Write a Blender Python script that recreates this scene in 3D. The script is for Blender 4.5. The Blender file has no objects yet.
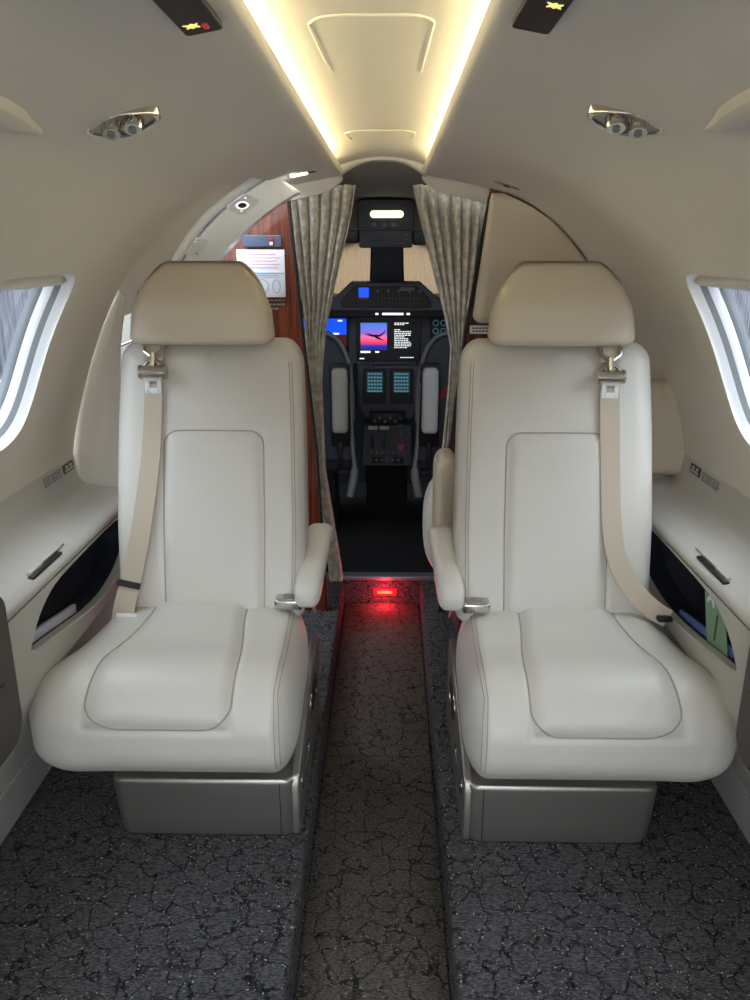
import bpy, bmesh, math, random
from mathutils import Vector
from mathutils.geometry import tessellate_polygon
random.seed(7)
S = bpy.context.scene
COL = S.collection
PI = math.pi

# ------------------------------------------------------------------ camera, world, exposure
cam_d = bpy.data.cameras.new('camera'); cam = bpy.data.objects.new('camera', cam_d); COL.objects.link(cam)
cam.location = (0.025, 0.0, 1.25)
cam.rotation_euler = (math.radians(90 - 17.5), 0, math.radians(1.04))
cam_d.sensor_width = 36; cam_d.lens = 790 * 36 / 1000.0; cam_d.clip_start = 0.02
S.camera = cam
S.view_settings.view_transform = 'Standard'; S.view_settings.look = 'None'
S.view_settings.gamma = 1.0; S.view_settings.use_curve_mapping = False
EXPOSURE = 0.72
WORLD = 5.4
COVE = 11.0
S.view_settings.exposure = EXPOSURE
try:
    S.cycles.max_bounces = 8; S.cycles.diffuse_bounces = 5; S.cycles.transparent_max_bounces = 12
    S.cycles.use_denoising = True; S.cycles.sample_clamp_indirect = 6.0
except Exception: pass
W = bpy.data.worlds.new('daylight'); S.world = W; W.use_nodes = True
wn = W.node_tree.nodes; wl = W.node_tree.links
bg = wn['Background']
tc = wn.new('ShaderNodeTexCoord'); sx = wn.new('ShaderNodeSeparateXYZ'); cr = wn.new('ShaderNodeValToRGB')
wl.new(tc.outputs['Generated'], sx.inputs[0]); wl.new(sx.outputs['Z'], cr.inputs[0]); wl.new(cr.outputs[0], bg.inputs['Color'])
cr.color_ramp.elements[0].position = 0.0; cr.color_ramp.elements[0].color = (0.25, 0.25, 0.26, 1)
cr.color_ramp.elements[1].position = 0.5; cr.color_ramp.elements[1].color = (0.82, 0.91, 1.0, 1)
bg.inputs['Strength'].default_value = WORLD
def portal(loc, rot, sx_, sy_):
    l = bpy.data.lights.new('daylight_portal', 'AREA'); l.shape = 'RECTANGLE'; l.size = sx_; l.size_y = sy_
    l.cycles.is_portal = True
    o = bpy.data.objects.new('daylight_portal', l); o.location = loc; o.rotation_euler = rot; COL.objects.link(o)
portal((0, -1.25, 0.75), (PI/2, 0, 0), 1.8, 1.6)
for yy in (-0.1, 0.75, 1.6):
    portal((-0.93, yy, 1.02), (0, -PI/2, 0), 0.45, 0.42)
    portal((0.93, yy, 1.02), (0, PI/2, 0), 0.45, 0.42)
portal((0, 4.45, 1.17), (-PI/2, 0, 0), 1.3, 0.4)

# ------------------------------------------------------------------ materials
def rgb(h):
    v = [int(h[i:i+2], 16) / 255 for i in (0, 2, 4)]
    return tuple(c / 12.92 if c <= .04045 else ((c + .055) / 1.055) ** 2.4 for c in v) + (1,)
def mat(name, col, rough=.5, metal=0, bump=0, bscale=400, var=0, vscale=6, emit=None, estr=0, coat=0, stretch=None):
    m = bpy.data.materials.new(name); m.use_nodes = True
    n = m.node_tree.nodes; l = m.node_tree.links; b = n['Principled BSDF']
    c = rgb(col) if isinstance(col, str) else col
    b.inputs['Base Color'].default_value = c; b.inputs['Roughness'].default_value = rough; b.inputs['Metallic'].default_value = metal
    if coat: b.inputs['Coat Weight'].default_value = coat; b.inputs['Coat Roughness'].default_value = .15
    t = n.new('ShaderNodeTexCoord'); mp = n.new('ShaderNodeMapping'); l.new(t.outputs['Object'], mp.inputs[0])
    if stretch: mp.inputs['Scale'].default_value = stretch
    if var:
        no = n.new('ShaderNodeTexNoise'); no.inputs['Scale'].default_value = vscale; no.inputs['Detail'].default_value = 5
        l.new(mp.outputs[0], no.inputs['Vector'])
        mx = n.new('ShaderNodeMix'); mx.data_type = 'RGBA'
        l.new(no.outputs['Fac'], mx.inputs['Factor'])
        mx.inputs['A'].default_value = tuple(x * (1 - var) for x in c[:3]) + (1,)
        mx.inputs['B'].default_value = tuple(min(1, x * (1 + var)) for x in c[:3]) + (1,)
        l.new(mx.outputs['Result'], b.inputs['Base Color'])
    if bump:
        nb = n.new('ShaderNodeTexNoise'); nb.inputs['Scale'].default_value = bscale; nb.inputs['Detail'].default_value = 3
        l.new(mp.outputs[0], nb.inputs['Vector'])
        bp = n.new('ShaderNodeBump'); bp.inputs['Strength'].default_value = bump; bp.inputs['Distance'].default_value = .001
        l.new(nb.outputs['Fac'], bp.inputs['Height']); l.new(bp.outputs[0], b.inputs['Normal'])
    if emit:
        b.inputs['Emission Color'].default_value = rgb(emit); b.inputs['Emission Strength'].default_value = estr
    return m
M = {}
M['leather'] = mat('cream_leather', 'CDC9C1', .38, bump=.25, bscale=700, var=.03)
M['leather_tan'] = mat('warm_cream_leather', 'CBC0AC', .40, bump=.25, bscale=700, var=.03)
M['stitch'] = mat('leather_seam', 'A0988A', .6)
M['liner'] = mat('liner_vinyl', 'D8D2C6', .62, bump=.12, bscale=900, var=.02)
M['shell'] = mat('overhead_shell', 'CCC7BD', .55, bump=.1, bscale=900, var=.02)
M['ceil'] = mat('ceiling_panel', 'DCD9CC', .6)
M['ledge'] = mat('ledge_vinyl', 'BFBCB5', .45, bump=.15, bscale=700, var=.02)
M['panel'] = mat('side_panel_plastic', 'C8C6BF', .5, bump=.1, bscale=700)
M['kick'] = mat('kick_strip', 'B5B3AE', .5, bump=.3, bscale=150, var=.08, vscale=20)
M['metal'] = mat('brushed_metal', 'A39E98', .36, .85, bump=.1, bscale=300, stretch=(1, 1, 30))
M['chrome'] = mat('polished_chrome', 'C8C4BC', .15, 1)
M['white'] = mat('white_enamel', 'F6F9F8', .35, coat=.3)
M['whitep'] = mat('white_plastic', 'E6E8EA', .45)
M['dark'] = mat('black_plastic', '101114', .5)
M['darkgl'] = mat('gloss_black_plastic', '101013', .55)
M['navy'] = mat('pocket_lining', '161D2B', .7)
M['slate'] = mat('cockpit_grey_panel', '505660', .55, bump=.1, bscale=500)
M['slate2'] = mat('cockpit_dark_blue_grey', '343C48', .55)
M['grey'] = mat('mid_grey_plastic', '777B7E', .5)
M['cpl'] = mat('cockpit_headliner', '8D8C84', .8)
M['cfloor'] = mat('cockpit_carpet', '0F1114', .9)
M['webbing'] = mat('beige_webbing', 'BBAE9C', .75, bump=.6, bscale=900, stretch=(1, 1, .15))
M['taupe'] = mat('taupe_gloss_panel', '43362F', .45)
M['seatgrey'] = mat('sheepskin_grey_pad', 'A9AD9F', .8, bump=.3, bscale=200)
M['seatwhite'] = mat('pale_pad', 'C9CED0', .7, bump=.3, bscale=200)
M['led'] = mat('cove_led', 'FFFFFF', .5, emit='FFF0C4', estr=COVE)
M['lamp'] = mat('lamp_lens', 'FFFFFF', .4, emit='FFF6DC', estr=5)
M['lampdim'] = mat('cockpit_lamp_lens', 'FFFFFF', .4, emit='E8EAC0', estr=.8)
M['redled'] = mat('red_exit_led', 'FF3010', .4, emit='FF1808', estr=22)
M['redlens'] = mat('red_lens', 'C01020', .3, emit='FF0A14', estr=2.0)
M['paper'] = mat('placard_paper', 'E8E6EE', .5)
M['scrblue'] = mat('display_blue', '0838D8', .4, emit='0A46E8', estr=.9)
M['scrred'] = mat('display_maroon', '3A0A10', .4, emit='400A10', estr=.7)
M['scrblack'] = mat('display_black', '020304', .45)
M['scrwhite'] = mat('display_white', 'E8EEF0', .4, emit='E8EEF0', estr=.8)
M['scrcyan'] = mat('display_cyan', '70B8C0', .4, emit='70B8C8', estr=.15)
M['ylw'] = mat('sign_yellow', 'E8E080', .4, emit='E8E080', estr=.6)
M['red'] = mat('red_mark', 'B01828', .4, emit='B01828', estr=.3)
M['redp'] = mat('red_plastic', 'A81420', .4)
M['print'] = mat('dark_printing', '3A3A36', .6)
M['blueprint'] = mat('blue_printing', '8FB4CC', .5)
M['pinkprint'] = mat('pink_printing', 'D9A8B8', .5)
M['green'] = mat('green_card', '86A98C', .5)
M['blue'] = mat('booklet_blue', '5C7FBF', .5)
M['lilac'] = mat('booklet_cover', 'C4CCDA', .5)

def wood():
    m = bpy.data.materials.new('mahogany_veneer'); m.use_nodes = True
    n = m.node_tree.nodes; l = m.node_tree.links; b = n['Principled BSDF']
    t = n.new('ShaderNodeTexCoord'); mp = n.new('ShaderNodeMapping'); mp.inputs['Scale'].default_value = (34, 34, 1.6)
    no = n.new('ShaderNodeTexNoise'); no.inputs['Scale'].default_value = 2.2; no.inputs['Detail'].default_value = 8; no.inputs['Distortion'].default_value = .5
    r = n.new('ShaderNodeValToRGB'); r.color_ramp.elements[0].color = rgb('3A140B'); r.color_ramp.elements[1].color = rgb('8A4328')
    r.color_ramp.elements[0].position = .3; r.color_ramp.elements[1].position = .72
    l.new(t.outputs['Object'], mp.inputs[0]); l.new(mp.outputs[0], no.inputs[0]); l.new(no.outputs['Fac'], r.inputs[0]); l.new(r.outputs[0], b.inputs['Base Color'])
    b.inputs['Roughness'].default_value = .22; b.inputs['Coat Weight'].default_value = .5
    return m
M['wood'] = wood()

def carpet(name, c0, c1, cline, cdot):
    m = bpy.data.materials.new(name); m.use_nodes = True
    n = m.node_tree.nodes; l = m.node_tree.links; b = n['Principled BSDF']
    t = n.new('ShaderNodeTexCoord')
    nz = n.new('ShaderNodeTexNoise'); nz.inputs['Scale'].default_value = 30; nz.inputs['Detail'].default_value = 3; l.new(t.outputs['Object'], nz.inputs['Vector'])
    vm = n.new('ShaderNodeVectorMath'); vm.operation = 'SCALE'; vm.inputs['Scale'].default_value = .045; l.new(nz.outputs['Color'], vm.inputs[0])
    va = n.new('ShaderNodeVectorMath'); va.operation = 'ADD'; l.new(t.outputs['Object'], va.inputs[0]); l.new(vm.outputs[0], va.inputs[1])
    vo = n.new('ShaderNodeTexVoronoi'); vo.feature = 'DISTANCE_TO_EDGE'; vo.inputs['Scale'].default_value = 21; l.new(va.outputs[0], vo.inputs['Vector'])
    r = n.new('ShaderNodeValToRGB'); r.color_ramp.elements[0].position = .01; r.color_ramp.elements[1].position = .075
    r.color_ramp.elements[0].color = (1, 1, 1, 1); r.color_ramp.elements[1].color = (0, 0, 0, 1); l.new(vo.outputs['Distance'], r.inputs[0])
    # woven base
    mp = n.new('ShaderNodeMapping'); mp.inputs['Scale'].default_value = (1, 3.5, 3.5); l.new(t.outputs['Object'], mp.inputs[0])
    nb = n.new('ShaderNodeTexNoise'); nb.inputs['Scale'].default_value = 130; nb.inputs['Detail'].default_value = 4; l.new(mp.outputs[0], nb.inputs['Vector'])
    r2 = n.new('ShaderNodeValToRGB'); r2.color_ramp.elements[0].position = .36; r2.color_ramp.elements[1].position = .66
    r2.color_ramp.elements[0].color = rgb(c0); r2.color_ramp.elements[1].color = rgb(c1); l.new(nb.outputs['Fac'], r2.inputs[0])
    mx = n.new('ShaderNodeMix'); mx.data_type = 'RGBA'; lf = n.new('ShaderNodeMath'); lf.operation = 'MULTIPLY'; l.new(r.outputs[0], lf.inputs[0]); lr = n.new('ShaderNodeMapRange'); lr.inputs['From Min'].default_value = .35; lr.inputs['From Max'].default_value = .58; lr.inputs['To Min'].default_value = .3; lr.inputs['To Max'].default_value = 1.0; l.new(nz.outputs['Fac'], lr.inputs['Value']); l.new(lr.outputs[0], lf.inputs[1])
    l.new(lf.outputs[0], mx.inputs['Factor']); l.new(r2.outputs[0], mx.inputs['A']); mx.inputs['B'].default_value = rgb(cline)
    # light flecks near the crackle lines
    nf = n.new('ShaderNodeTexNoise'); nf.inputs['Scale'].default_value = 160; nf.inputs['Detail'].default_value = 2; l.new(t.outputs['Object'], nf.inputs['Vector'])
    r3 = n.new('ShaderNodeValToRGB'); r3.color_ramp.elements[0].position = .62; r3.color_ramp.elements[1].position = .72; l.new(nf.outputs['Fac'], r3.inputs[0])
    r4 = n.new('ShaderNodeValToRGB'); r4.color_ramp.elements[0].position = .05; r4.color_ramp.elements[1].position = .2
    r4.color_ramp.elements[0].color = (1, 1, 1, 1); r4.color_ramp.elements[1].color = (.12, .12, .12, 1); l.new(vo.outputs['Distance'], r4.inputs[0])
    mm = n.new('ShaderNodeMath'); mm.operation = 'MULTIPLY'; l.new(r3.outputs[0], mm.inputs[0]); l.new(r4.outputs[0], mm.inputs[1])
    mx2 = n.new('ShaderNodeMix'); mx2.data_type = 'RGBA'; l.new(mm.outputs[0], mx2.inputs['Factor']); l.new(mx.outputs['Result'], mx2.inputs['A']); mx2.inputs['B'].default_value = rgb(cdot)
    l.new(mx2.outputs['Result'], b.inputs['Base Color']); b.inputs['Roughness'].default_value = .95; b.inputs['Specular IOR Level'].default_value = .15
    bp = n.new('ShaderNodeBump'); bp.inputs['Strength'].default_value = .7; bp.inputs['Distance'].default_value = .003
    l.new(nb.outputs['Fac'], bp.inputs['Height']); l.new(bp.outputs[0], b.inputs['Normal'])
    return m
M['carpet'] = carpet('crackle_carpet', '2F2E30', '5F5E60', '101014', 'B5B2AA')
M['runner'] = carpet('aisle_runner_carpet', '383431', '6A645D', '1C1A1B', '978F7C')

def curtain_mat():
    m = bpy.data.materials.new('silver_beige_curtain'); m.use_nodes = True
    n = m.node_tree.nodes; l = m.node_tree.links; b = n['Principled BSDF']
    t = n.new('ShaderNodeTexCoord')
    no = n.new('ShaderNodeTexNoise'); no.inputs['Scale'].default_value = 45; no.inputs['Detail'].default_value = 4; l.new(t.outputs['Object'], no.inputs['Vector'])
    r = n.new('ShaderNodeValToRGB'); r.color_ramp.elements[0].color = rgb('A8A292'); r.color_ramp.elements[1].color = rgb('E2DCCE'); l.new(no.outputs['Fac'], r.inputs[0])
    r.color_ramp.elements[0].position = .35; r.color_ramp.elements[1].position = .65
    l.new(r.outputs[0], b.inputs['Base Color']); b.inputs['Roughness'].default_value = .45; b.inputs['Sheen Weight'].default_value = .4
    return m
M['curtain'] = curtain_mat()
def glass_mat():
    m = bpy.data.materials.new('acrylic_pane'); m.use_nodes = True
    n = m.node_tree.nodes; l = m.node_tree.links; n.clear()
    o = n.new('ShaderNodeOutputMaterial'); mx = n.new('ShaderNodeMixShader'); tr = n.new('ShaderNodeBsdfTransparent'); gl = n.new('ShaderNodeBsdfGlossy')
    tr.inputs[0].default_value = (.9, .94, .97, 1); gl.inputs['Roughness'].default_value = .05; mx.inputs[0].default_value = .08
    l.new(tr.outputs[0], mx.inputs[1]); l.new(gl.outputs[0], mx.inputs[2]); l.new(mx.outputs[0], o.inputs[0]); return m
M['glass'] = glass_mat()
def shade_mat():
    m = bpy.data.materials.new('pleated_sunshade'); m.use_nodes = True
    n = m.node_tree.nodes; l = m.node_tree.links; n.clear()
    o = n.new('ShaderNodeOutputMaterial'); mx = n.new('ShaderNodeMixShader'); tr = n.new('ShaderNodeBsdfTranslucent'); df = n.new('ShaderNodeBsdfDiffuse')
    tr.inputs[0].default_value = rgb('9C8468'); df.inputs[0].default_value = rgb('B8A488'); mx.inputs[0].default_value = .5
    l.new(tr.outputs[0], mx.inputs[1]); l.new(df.outputs[0], mx.inputs[2]); l.new(mx.outputs[0], o.inputs[0]); return m
M['shade'] = shade_mat()
def sunset():
    m = bpy.data.materials.new('display_sunset'); m.use_nodes = True
    n = m.node_tree.nodes; l = m.node_tree.links; b = n['Principled BSDF']
    t = n.new('ShaderNodeTexCoord'); s = n.new('ShaderNodeSeparateXYZ'); r = n.new('ShaderNodeValToRGB')
    l.new(t.outputs['Generated'], s.inputs[0]); l.new(s.outputs['Z'], r.inputs[0])
    e = r.color_ramp.elements; e[0].position = 0; e[0].color = rgb('101C70'); e[1].position = 1; e[1].color = rgb('2E6FC8')
    for p, c in ((.16, '1A2A90'), (.28, 'D0305A'), (.45, 'E0608A'), (.62, '7A58B8')):
        q = e.new(p); q.color = rgb(c)
    l.new(r.outputs[0], b.inputs['Base Color']); l.new(r.outputs[0], b.inputs['Emission Color']); b.inputs['Emission Strength'].default_value = .9
    return m
M['sunset'] = sunset()
def rib():
    m = bpy.data.materials.new('hangar_cladding'); m.use_nodes = True
    n = m.node_tree.nodes; l = m.node_tree.links; b = n['Principled BSDF']
    t = n.new('ShaderNodeTexCoord'); mp = n.new('ShaderNodeMapping'); mp.inputs['Scale'].default_value = (1, 9, .7); mp.inputs['Rotation'].default_value = (.15, 0, 0)
    no = n.new('ShaderNodeTexNoise'); no.inputs['Scale'].default_value = 2; no.inputs['Detail'].default_value = 6
    r = n.new('ShaderNodeValToRGB'); r.color_ramp.elements[0].color = rgb('26262B'); r.color_ramp.elements[1].color = rgb('66666E')
    r.color_ramp.elements[0].position = .35; r.color_ramp.elements[1].position = .62
    l.new(t.outputs['Object'], mp.inputs[0]); l.new(mp.outputs[0], no.inputs[0]); l.new(no.outputs['Fac'], r.inputs[0]); l.new(r.outputs[0], b.inputs['Base Color'])
    b.inputs['Roughness'].default_value = .7; return m
M['hangar'] = rib()

# ------------------------------------------------------------------ mesh helpers
ORG = {}
def tag(o, label=None, cat=None, group=None, kind=None):
    if label: o['label'] = label
    if cat: o['category'] = cat
    if group: o['group'] = group
    if kind: o['kind'] = kind
    return o
def empty(name, loc, label, cat, group=None):
    o = bpy.data.objects.new(name, None); COL.objects.link(o); o.location = loc; o.empty_display_size = .05
    ORG[o.name] = Vector(loc); return tag(o, label, cat, group)
class MB:
    def __init__(s): s.v = []; s.f = []
    def add(s, vs, fs):
        k = len(s.v); s.v += [tuple(v) for v in vs]; s.f += [tuple(i + k for i in f) for f in fs]; return s
    def box(s, c, d, r=.003, seg=2, rot=None):
        bm = bmesh.new(); bmesh.ops.create_cube(bm, size=1)
        for v in bm.verts: v.co = Vector((v.co.x * d[0], v.co.y * d[1], v.co.z * d[2]))
        if r: bmesh.ops.bevel(bm, geom=bm.edges[:], offset=min(r, min(d) * .49), segments=seg, affect='EDGES', profile=.5)
        bm.verts.ensure_lookup_table()
        vs = [v.co.copy() for v in bm.verts]
        if rot is not None: vs = [rot @ v for v in vs]
        vs = [v + Vector(c) for v in vs]; fs = [[v.index for v in f.verts] for f in bm.faces]; bm.free()
        return s.add(vs, fs)
    def tube(s, pts, r, n=8, closed=False, caps=True):
        pts = [Vector(p) for p in pts]; N = len(pts); vs = []; fs = []
        up = None
        for i, p in enumerate(pts):
            a = pts[(i - 1) % N] if (closed or i > 0) else p; b = pts[(i + 1) % N] if (closed or i < N - 1) else p
            t = (b - a).normalized()
            if up is None:
                up = Vector((0, 0, 1)) if abs(t.z) < .9 else Vector((1, 0, 0))
            up = (up - t * up.dot(t)).normalized(); w = t.cross(up)
            rr = r[i] if isinstance(r, (list, tuple)) else r
            for k in range(n):
                q = 2 * PI * k / n; vs.append(p + up * math.cos(q) * rr + w * math.sin(q) * rr)
        for i in range(N if closed else N - 1):
            for k in range(n):
                a = i * n + k; b = i * n + (k + 1) % n; c = ((i + 1) % N) * n + (k + 1) % n; d = ((i + 1) % N) * n + k
                fs.append((a, b, c, d))
        if caps and not closed:
            fs.append(tuple(range(n))[::-1]); fs.append(tuple((N - 1) * n + k for k in range(n)))
        return s.add(vs, fs)
    def cyl(s, a, b, r, n=20, r2=None):
        return s.tube([a, b], [r, r if r2 is None else r2], n)
    def sweep(s, prof, ys):      # prof: closed list of (x,z), swept along y
        N = len(prof); vs = []; fs = []
        for y in ys: vs += [(x, y, z) for x, z in prof]
        for i in range(len(ys) - 1):
            for k in range(N): fs.append((i * N + k, i * N + (k + 1) % N, (i + 1) * N + (k + 1) % N, (i + 1) * N + k))
        fs.append(tuple(range(N))); fs.append(tuple((len(ys) - 1) * N + k for k in range(N))[::-1])
        return s.add(vs, fs)
    def prism(s, poly, axis, a, b):  # poly 2D; axis 'y': (x,z) between y=a..b ; 'x': (y,z); 'z': (x,y)
        def P(p, t):
            return (p[0], t, p[1]) if axis == 'y' else ((t, p[0], p[1]) if axis == 'x' else (p[0], p[1], t))
        N = len(poly); vs = [P(p, a) for p in poly] + [P(p, b) for p in poly]
        fs = [(i, (i + 1) % N, N + (i + 1) % N, N + i) for i in range(N)] + [tuple(range(N))[::-1], tuple(range(N, 2 * N))]
        return s.add(vs, fs)
    def grid(s, rows, closed=False):
        n = len(rows[0]); vs = [p for r in rows for p in r]; fs = []
        for i in range(len(rows) - 1):
            for k in range(n if closed else n - 1):
                fs.append((i * n + k, i * n + (k + 1) % n, (i + 1) * n + (k + 1) % n, (i + 1) * n + k))
        return s.add(vs, fs)
    def ribbon(s, pts, wdir, width, th=.0015, nrm=None):
        rows = []
        P = [Vector(p) for p in pts]
        for i, p in enumerate(P):
            t = (P[min(i + 1, len(P) - 1)] - P[max(i - 1, 0)]).normalized()
            wd = Vector(wdir[i] if isinstance(wdir, list) else wdir).normalized(); wd = (wd - t * wd.dot(t)).normalized(); nn = t.cross(wd)
            w = width[i] if isinstance(width, list) else width
            rows.append([p + wd * w / 2 + nn * th, p - wd * w / 2 + nn * th, p - wd * w / 2 - nn * th, p + wd * w / 2 - nn * th])
        s.grid(rows, True); k = len(s.v) - len(P) * 4
        s.f.append((k, k + 1, k + 2, k + 3)); e = len(s.v) - 4; s.f.append((e + 3, e + 2, e + 1, e)); return s
    def build(s, name, m, parent=None, smooth=True, bevel=0, solid=0, angle=40, subsurf=0, merge=False):
        vs = [Vector(v) for v in s.v]
        if parent is None:
            lo = [min(v[i] for v in vs) for i in range(3)]; hi = [max(v[i] for v in vs) for i in range(3)]
            org = Vector(((lo[0] + hi[0]) / 2, (lo[1] + hi[1]) / 2, lo[2]))
        else: org = ORG[parent.name]
        me = bpy.data.meshes.new(name); me.from_pydata([v - org for v in vs], [], s.f); me.validate()
        bm = bmesh.new(); bm.from_mesh(me)
        if merge: bmesh.ops.remove_doubles(bm, verts=bm.verts[:], dist=.00005)
        bmesh.ops.recalc_face_normals(bm, faces=bm.faces[:]); bm.to_mesh(me); bm.free()
        if smooth:
            me.shade_smooth()
            try: me.set_sharp_from_angle(angle=math.radians(angle))
            except Exception: pass
        o = bpy.data.objects.new(name, me); COL.objects.link(o); me.materials.append(M[m] if isinstance(m, str) else m)
        ORG[o.name] = org
        if parent is None: o.location = org
        else: o.parent = parent
        if solid:
            q = o.modifiers.new('solid', 'SOLIDIFY'); q.thickness = solid; q.offset = 0
        if bevel:
            q = o.modifiers.new('bevel', 'BEVEL'); q.width = bevel; q.segments = 3; q.limit_method = 'ANGLE'; q.angle_limit = math.radians(35)
        if subsurf:
            q = o.modifiers.new('sub', 'SUBSURF'); q.levels = subsurf; q.render_levels = subsurf
        return o
def interp(tbl, t):
    if t <= tbl[0][0]: return tbl[0][1]
    for (a, va), (b, vb) in zip(tbl, tbl[1:]):
        if t <= b: return va + (vb - va) * (t - a) / (b - a)
    return tbl[-1][1]
def spline(pts, n):
    P = [Vector(p) for p in pts]; P = [P[0] * 2 - P[1]] + P + [P[-1] * 2 - P[-2]]; out = []
    for i in range(1, len(P) - 2):
        for k in range(n):
            t = k / n; a, b, c, d = P[i - 1:i + 3]
            out.append(.5 * ((2 * b) + (c - a) * t + (2 * a - 5 * b + 4 * c - d) * t * t + (3 * b - a - 3 * c + d) * t ** 3))
    out.append(P[-2]); return out
def sm(a, b, x):
    t = max(0, min(1, (x - a) / (b - a))); return t * t * (3 - 2 * t)
def rpoly(x0, x1, z0, z1, r, n=6):
    rs = r if isinstance(r, (list, tuple)) else [r] * 4   # BL BR TR TL
    out = []
    for (cx, cz, q0, rr) in ((x0 + rs[0], z0 + rs[0], PI, rs[0]), (x1 - rs[1], z0 + rs[1], 1.5 * PI, rs[1]), (x1 - rs[2], z1 - rs[2], 0, rs[2]), (x0 + rs[3], z1 - rs[3], .5 * PI, rs[3])):
        for k in range(n + 1):
            q = q0 + .5 * PI * k / n; out.append((cx + rr * math.cos(q), cz + rr * math.sin(q)))
    return out
class Pad:
    """soft rounded block: cube surface grid -> ellipsoidal rounding -> warp"""
    def __init__(s, h, r, warp, bulge=None):
        s.h = h; s.r = r; s.warp = warp; s.bulge = bulge
    def pt(s, p, lift=0):
        r = s.r(p) if callable(s.r) else s.r
        c = [max(-(s.h[i] - r[i]), min(s.h[i] - r[i], p[i])) for i in range(3)]
        d = Vector([(p[i] - c[i]) / r[i] for i in range(3)]); L = d.length
        dn = d / L if L > 1e-6 else Vector((0, 0, 0))
        n = Vector([dn[i] / r[i] for i in range(3)]); n = n.normalized() if n.length > 0 else n
        q = Vector([c[i] + dn[i] * r[i] for i in range(3)])
        b = s.bulge(p) if s.bulge else 0
        return s.warp(q + n * (b + lift))
    def mesh(s, n):
        mb = MB(); h = s.h
        for ax in range(3):
            o = [i for i in range(3) if i != ax]
            nn = [max(4, int(n * h[o[0]] / max(h))), max(4, int(n * h[o[1]] / max(h)))]
            for sg in (-1, 1):
                rows = []
                for i in range(nn[0] + 1):
                    row = []
                    for j in range(nn[1] + 1):
                        p = [0, 0, 0]; p[ax] = sg * h[ax]; p[o[0]] = h[o[0]] * (2 * i / nn[0] - 1); p[o[1]] = h[o[1]] * (2 * j / nn[1] - 1)
                        row.append(s.pt(p))
                    rows.append(row)
                mb.grid(rows)
        return mb
    def build(s, name, m, parent=None, n=50):
        return s.mesh(n).build(name, m, parent, merge=True, angle=75)

# ------------------------------------------------------------------ the shell: liner profile
prof0 = [(.126, 1.493), (.128, 1.484), (.14, 1.477), (.20, 1.466), (.27, 1.452), (.34, 1.432), (.42, 1.403), (.50, 1.355), (.58, 1.288),
         (.655, 1.20), (.72, 1.095), (.775, .975), (.82, .85), (.845, .77), (.86, .70)]
PR = [(p.x, p.y) for p in spline([(a, b, 0) for a, b in prof0], 4)]
NP = len(PR) - 1
def prof(j):
    j = max(0, min(NP, j)); i = min(NP - 1, int(j)); t = j - i
    return PR[i][0] + (PR[i + 1][0] - PR[i][0]) * t, PR[i][1] + (PR[i + 1][1] - PR[i][1]) * t
def jz(z):
    for i in range(NP):
        if PR[i + 1][1] <= z: return i + (PR[i][1] - z) / (PR[i][1] - PR[i + 1][1])
    return NP
def pn(j):
    a = prof(j - .5); b = prof(j + .5); t = Vector((b[0] - a[0], b[1] - a[1])).normalized()
    return Vector((-t.y, t.x)) if -t.y > 0 else Vector((t.y, -t.x))   # outward normal (x,z) for +x side
WIN = [-.1, .75, 1.6]
J0, J1 = int(jz(1.25)), int(jz(.77)) + 1
HJ0, HJ1 = jz(1.205), jz(.83)
def win_pts(yc, n=None):
    """list of (boundary, hole) in (y, j)"""
    W2 = .28; yl = [yc - W2 + 2 * W2 * k / 14 for k in range(15)]; out = []
    bd = [(y, J0) for y in yl[:-1]] + [(yl[-1], j) for j in range(J0, J1)] + [(y, J1) for y in yl[:0:-1]] + [(yl[0], j) for j in range(J1, J0, -1)]
    jc = (HJ0 + HJ1) / 2; hw = .195; hj = (HJ1 - HJ0) / 2
    for y, j in bd:
        a = (y - yc) / W2; b = (j - jc) / ((J1 - J0) / 2); q = math.atan2(b, a); c, s_ = math.cos(q), math.sin(q)
        e = 7.0 if s_ < 0 else 3.2
        r = 1 / (abs(c) ** e + abs(s_) ** e) ** (1 / e)
        out.append(((y, j), (yc + hw * c * r, jc + hj * s_ * r)))
    return out
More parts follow.
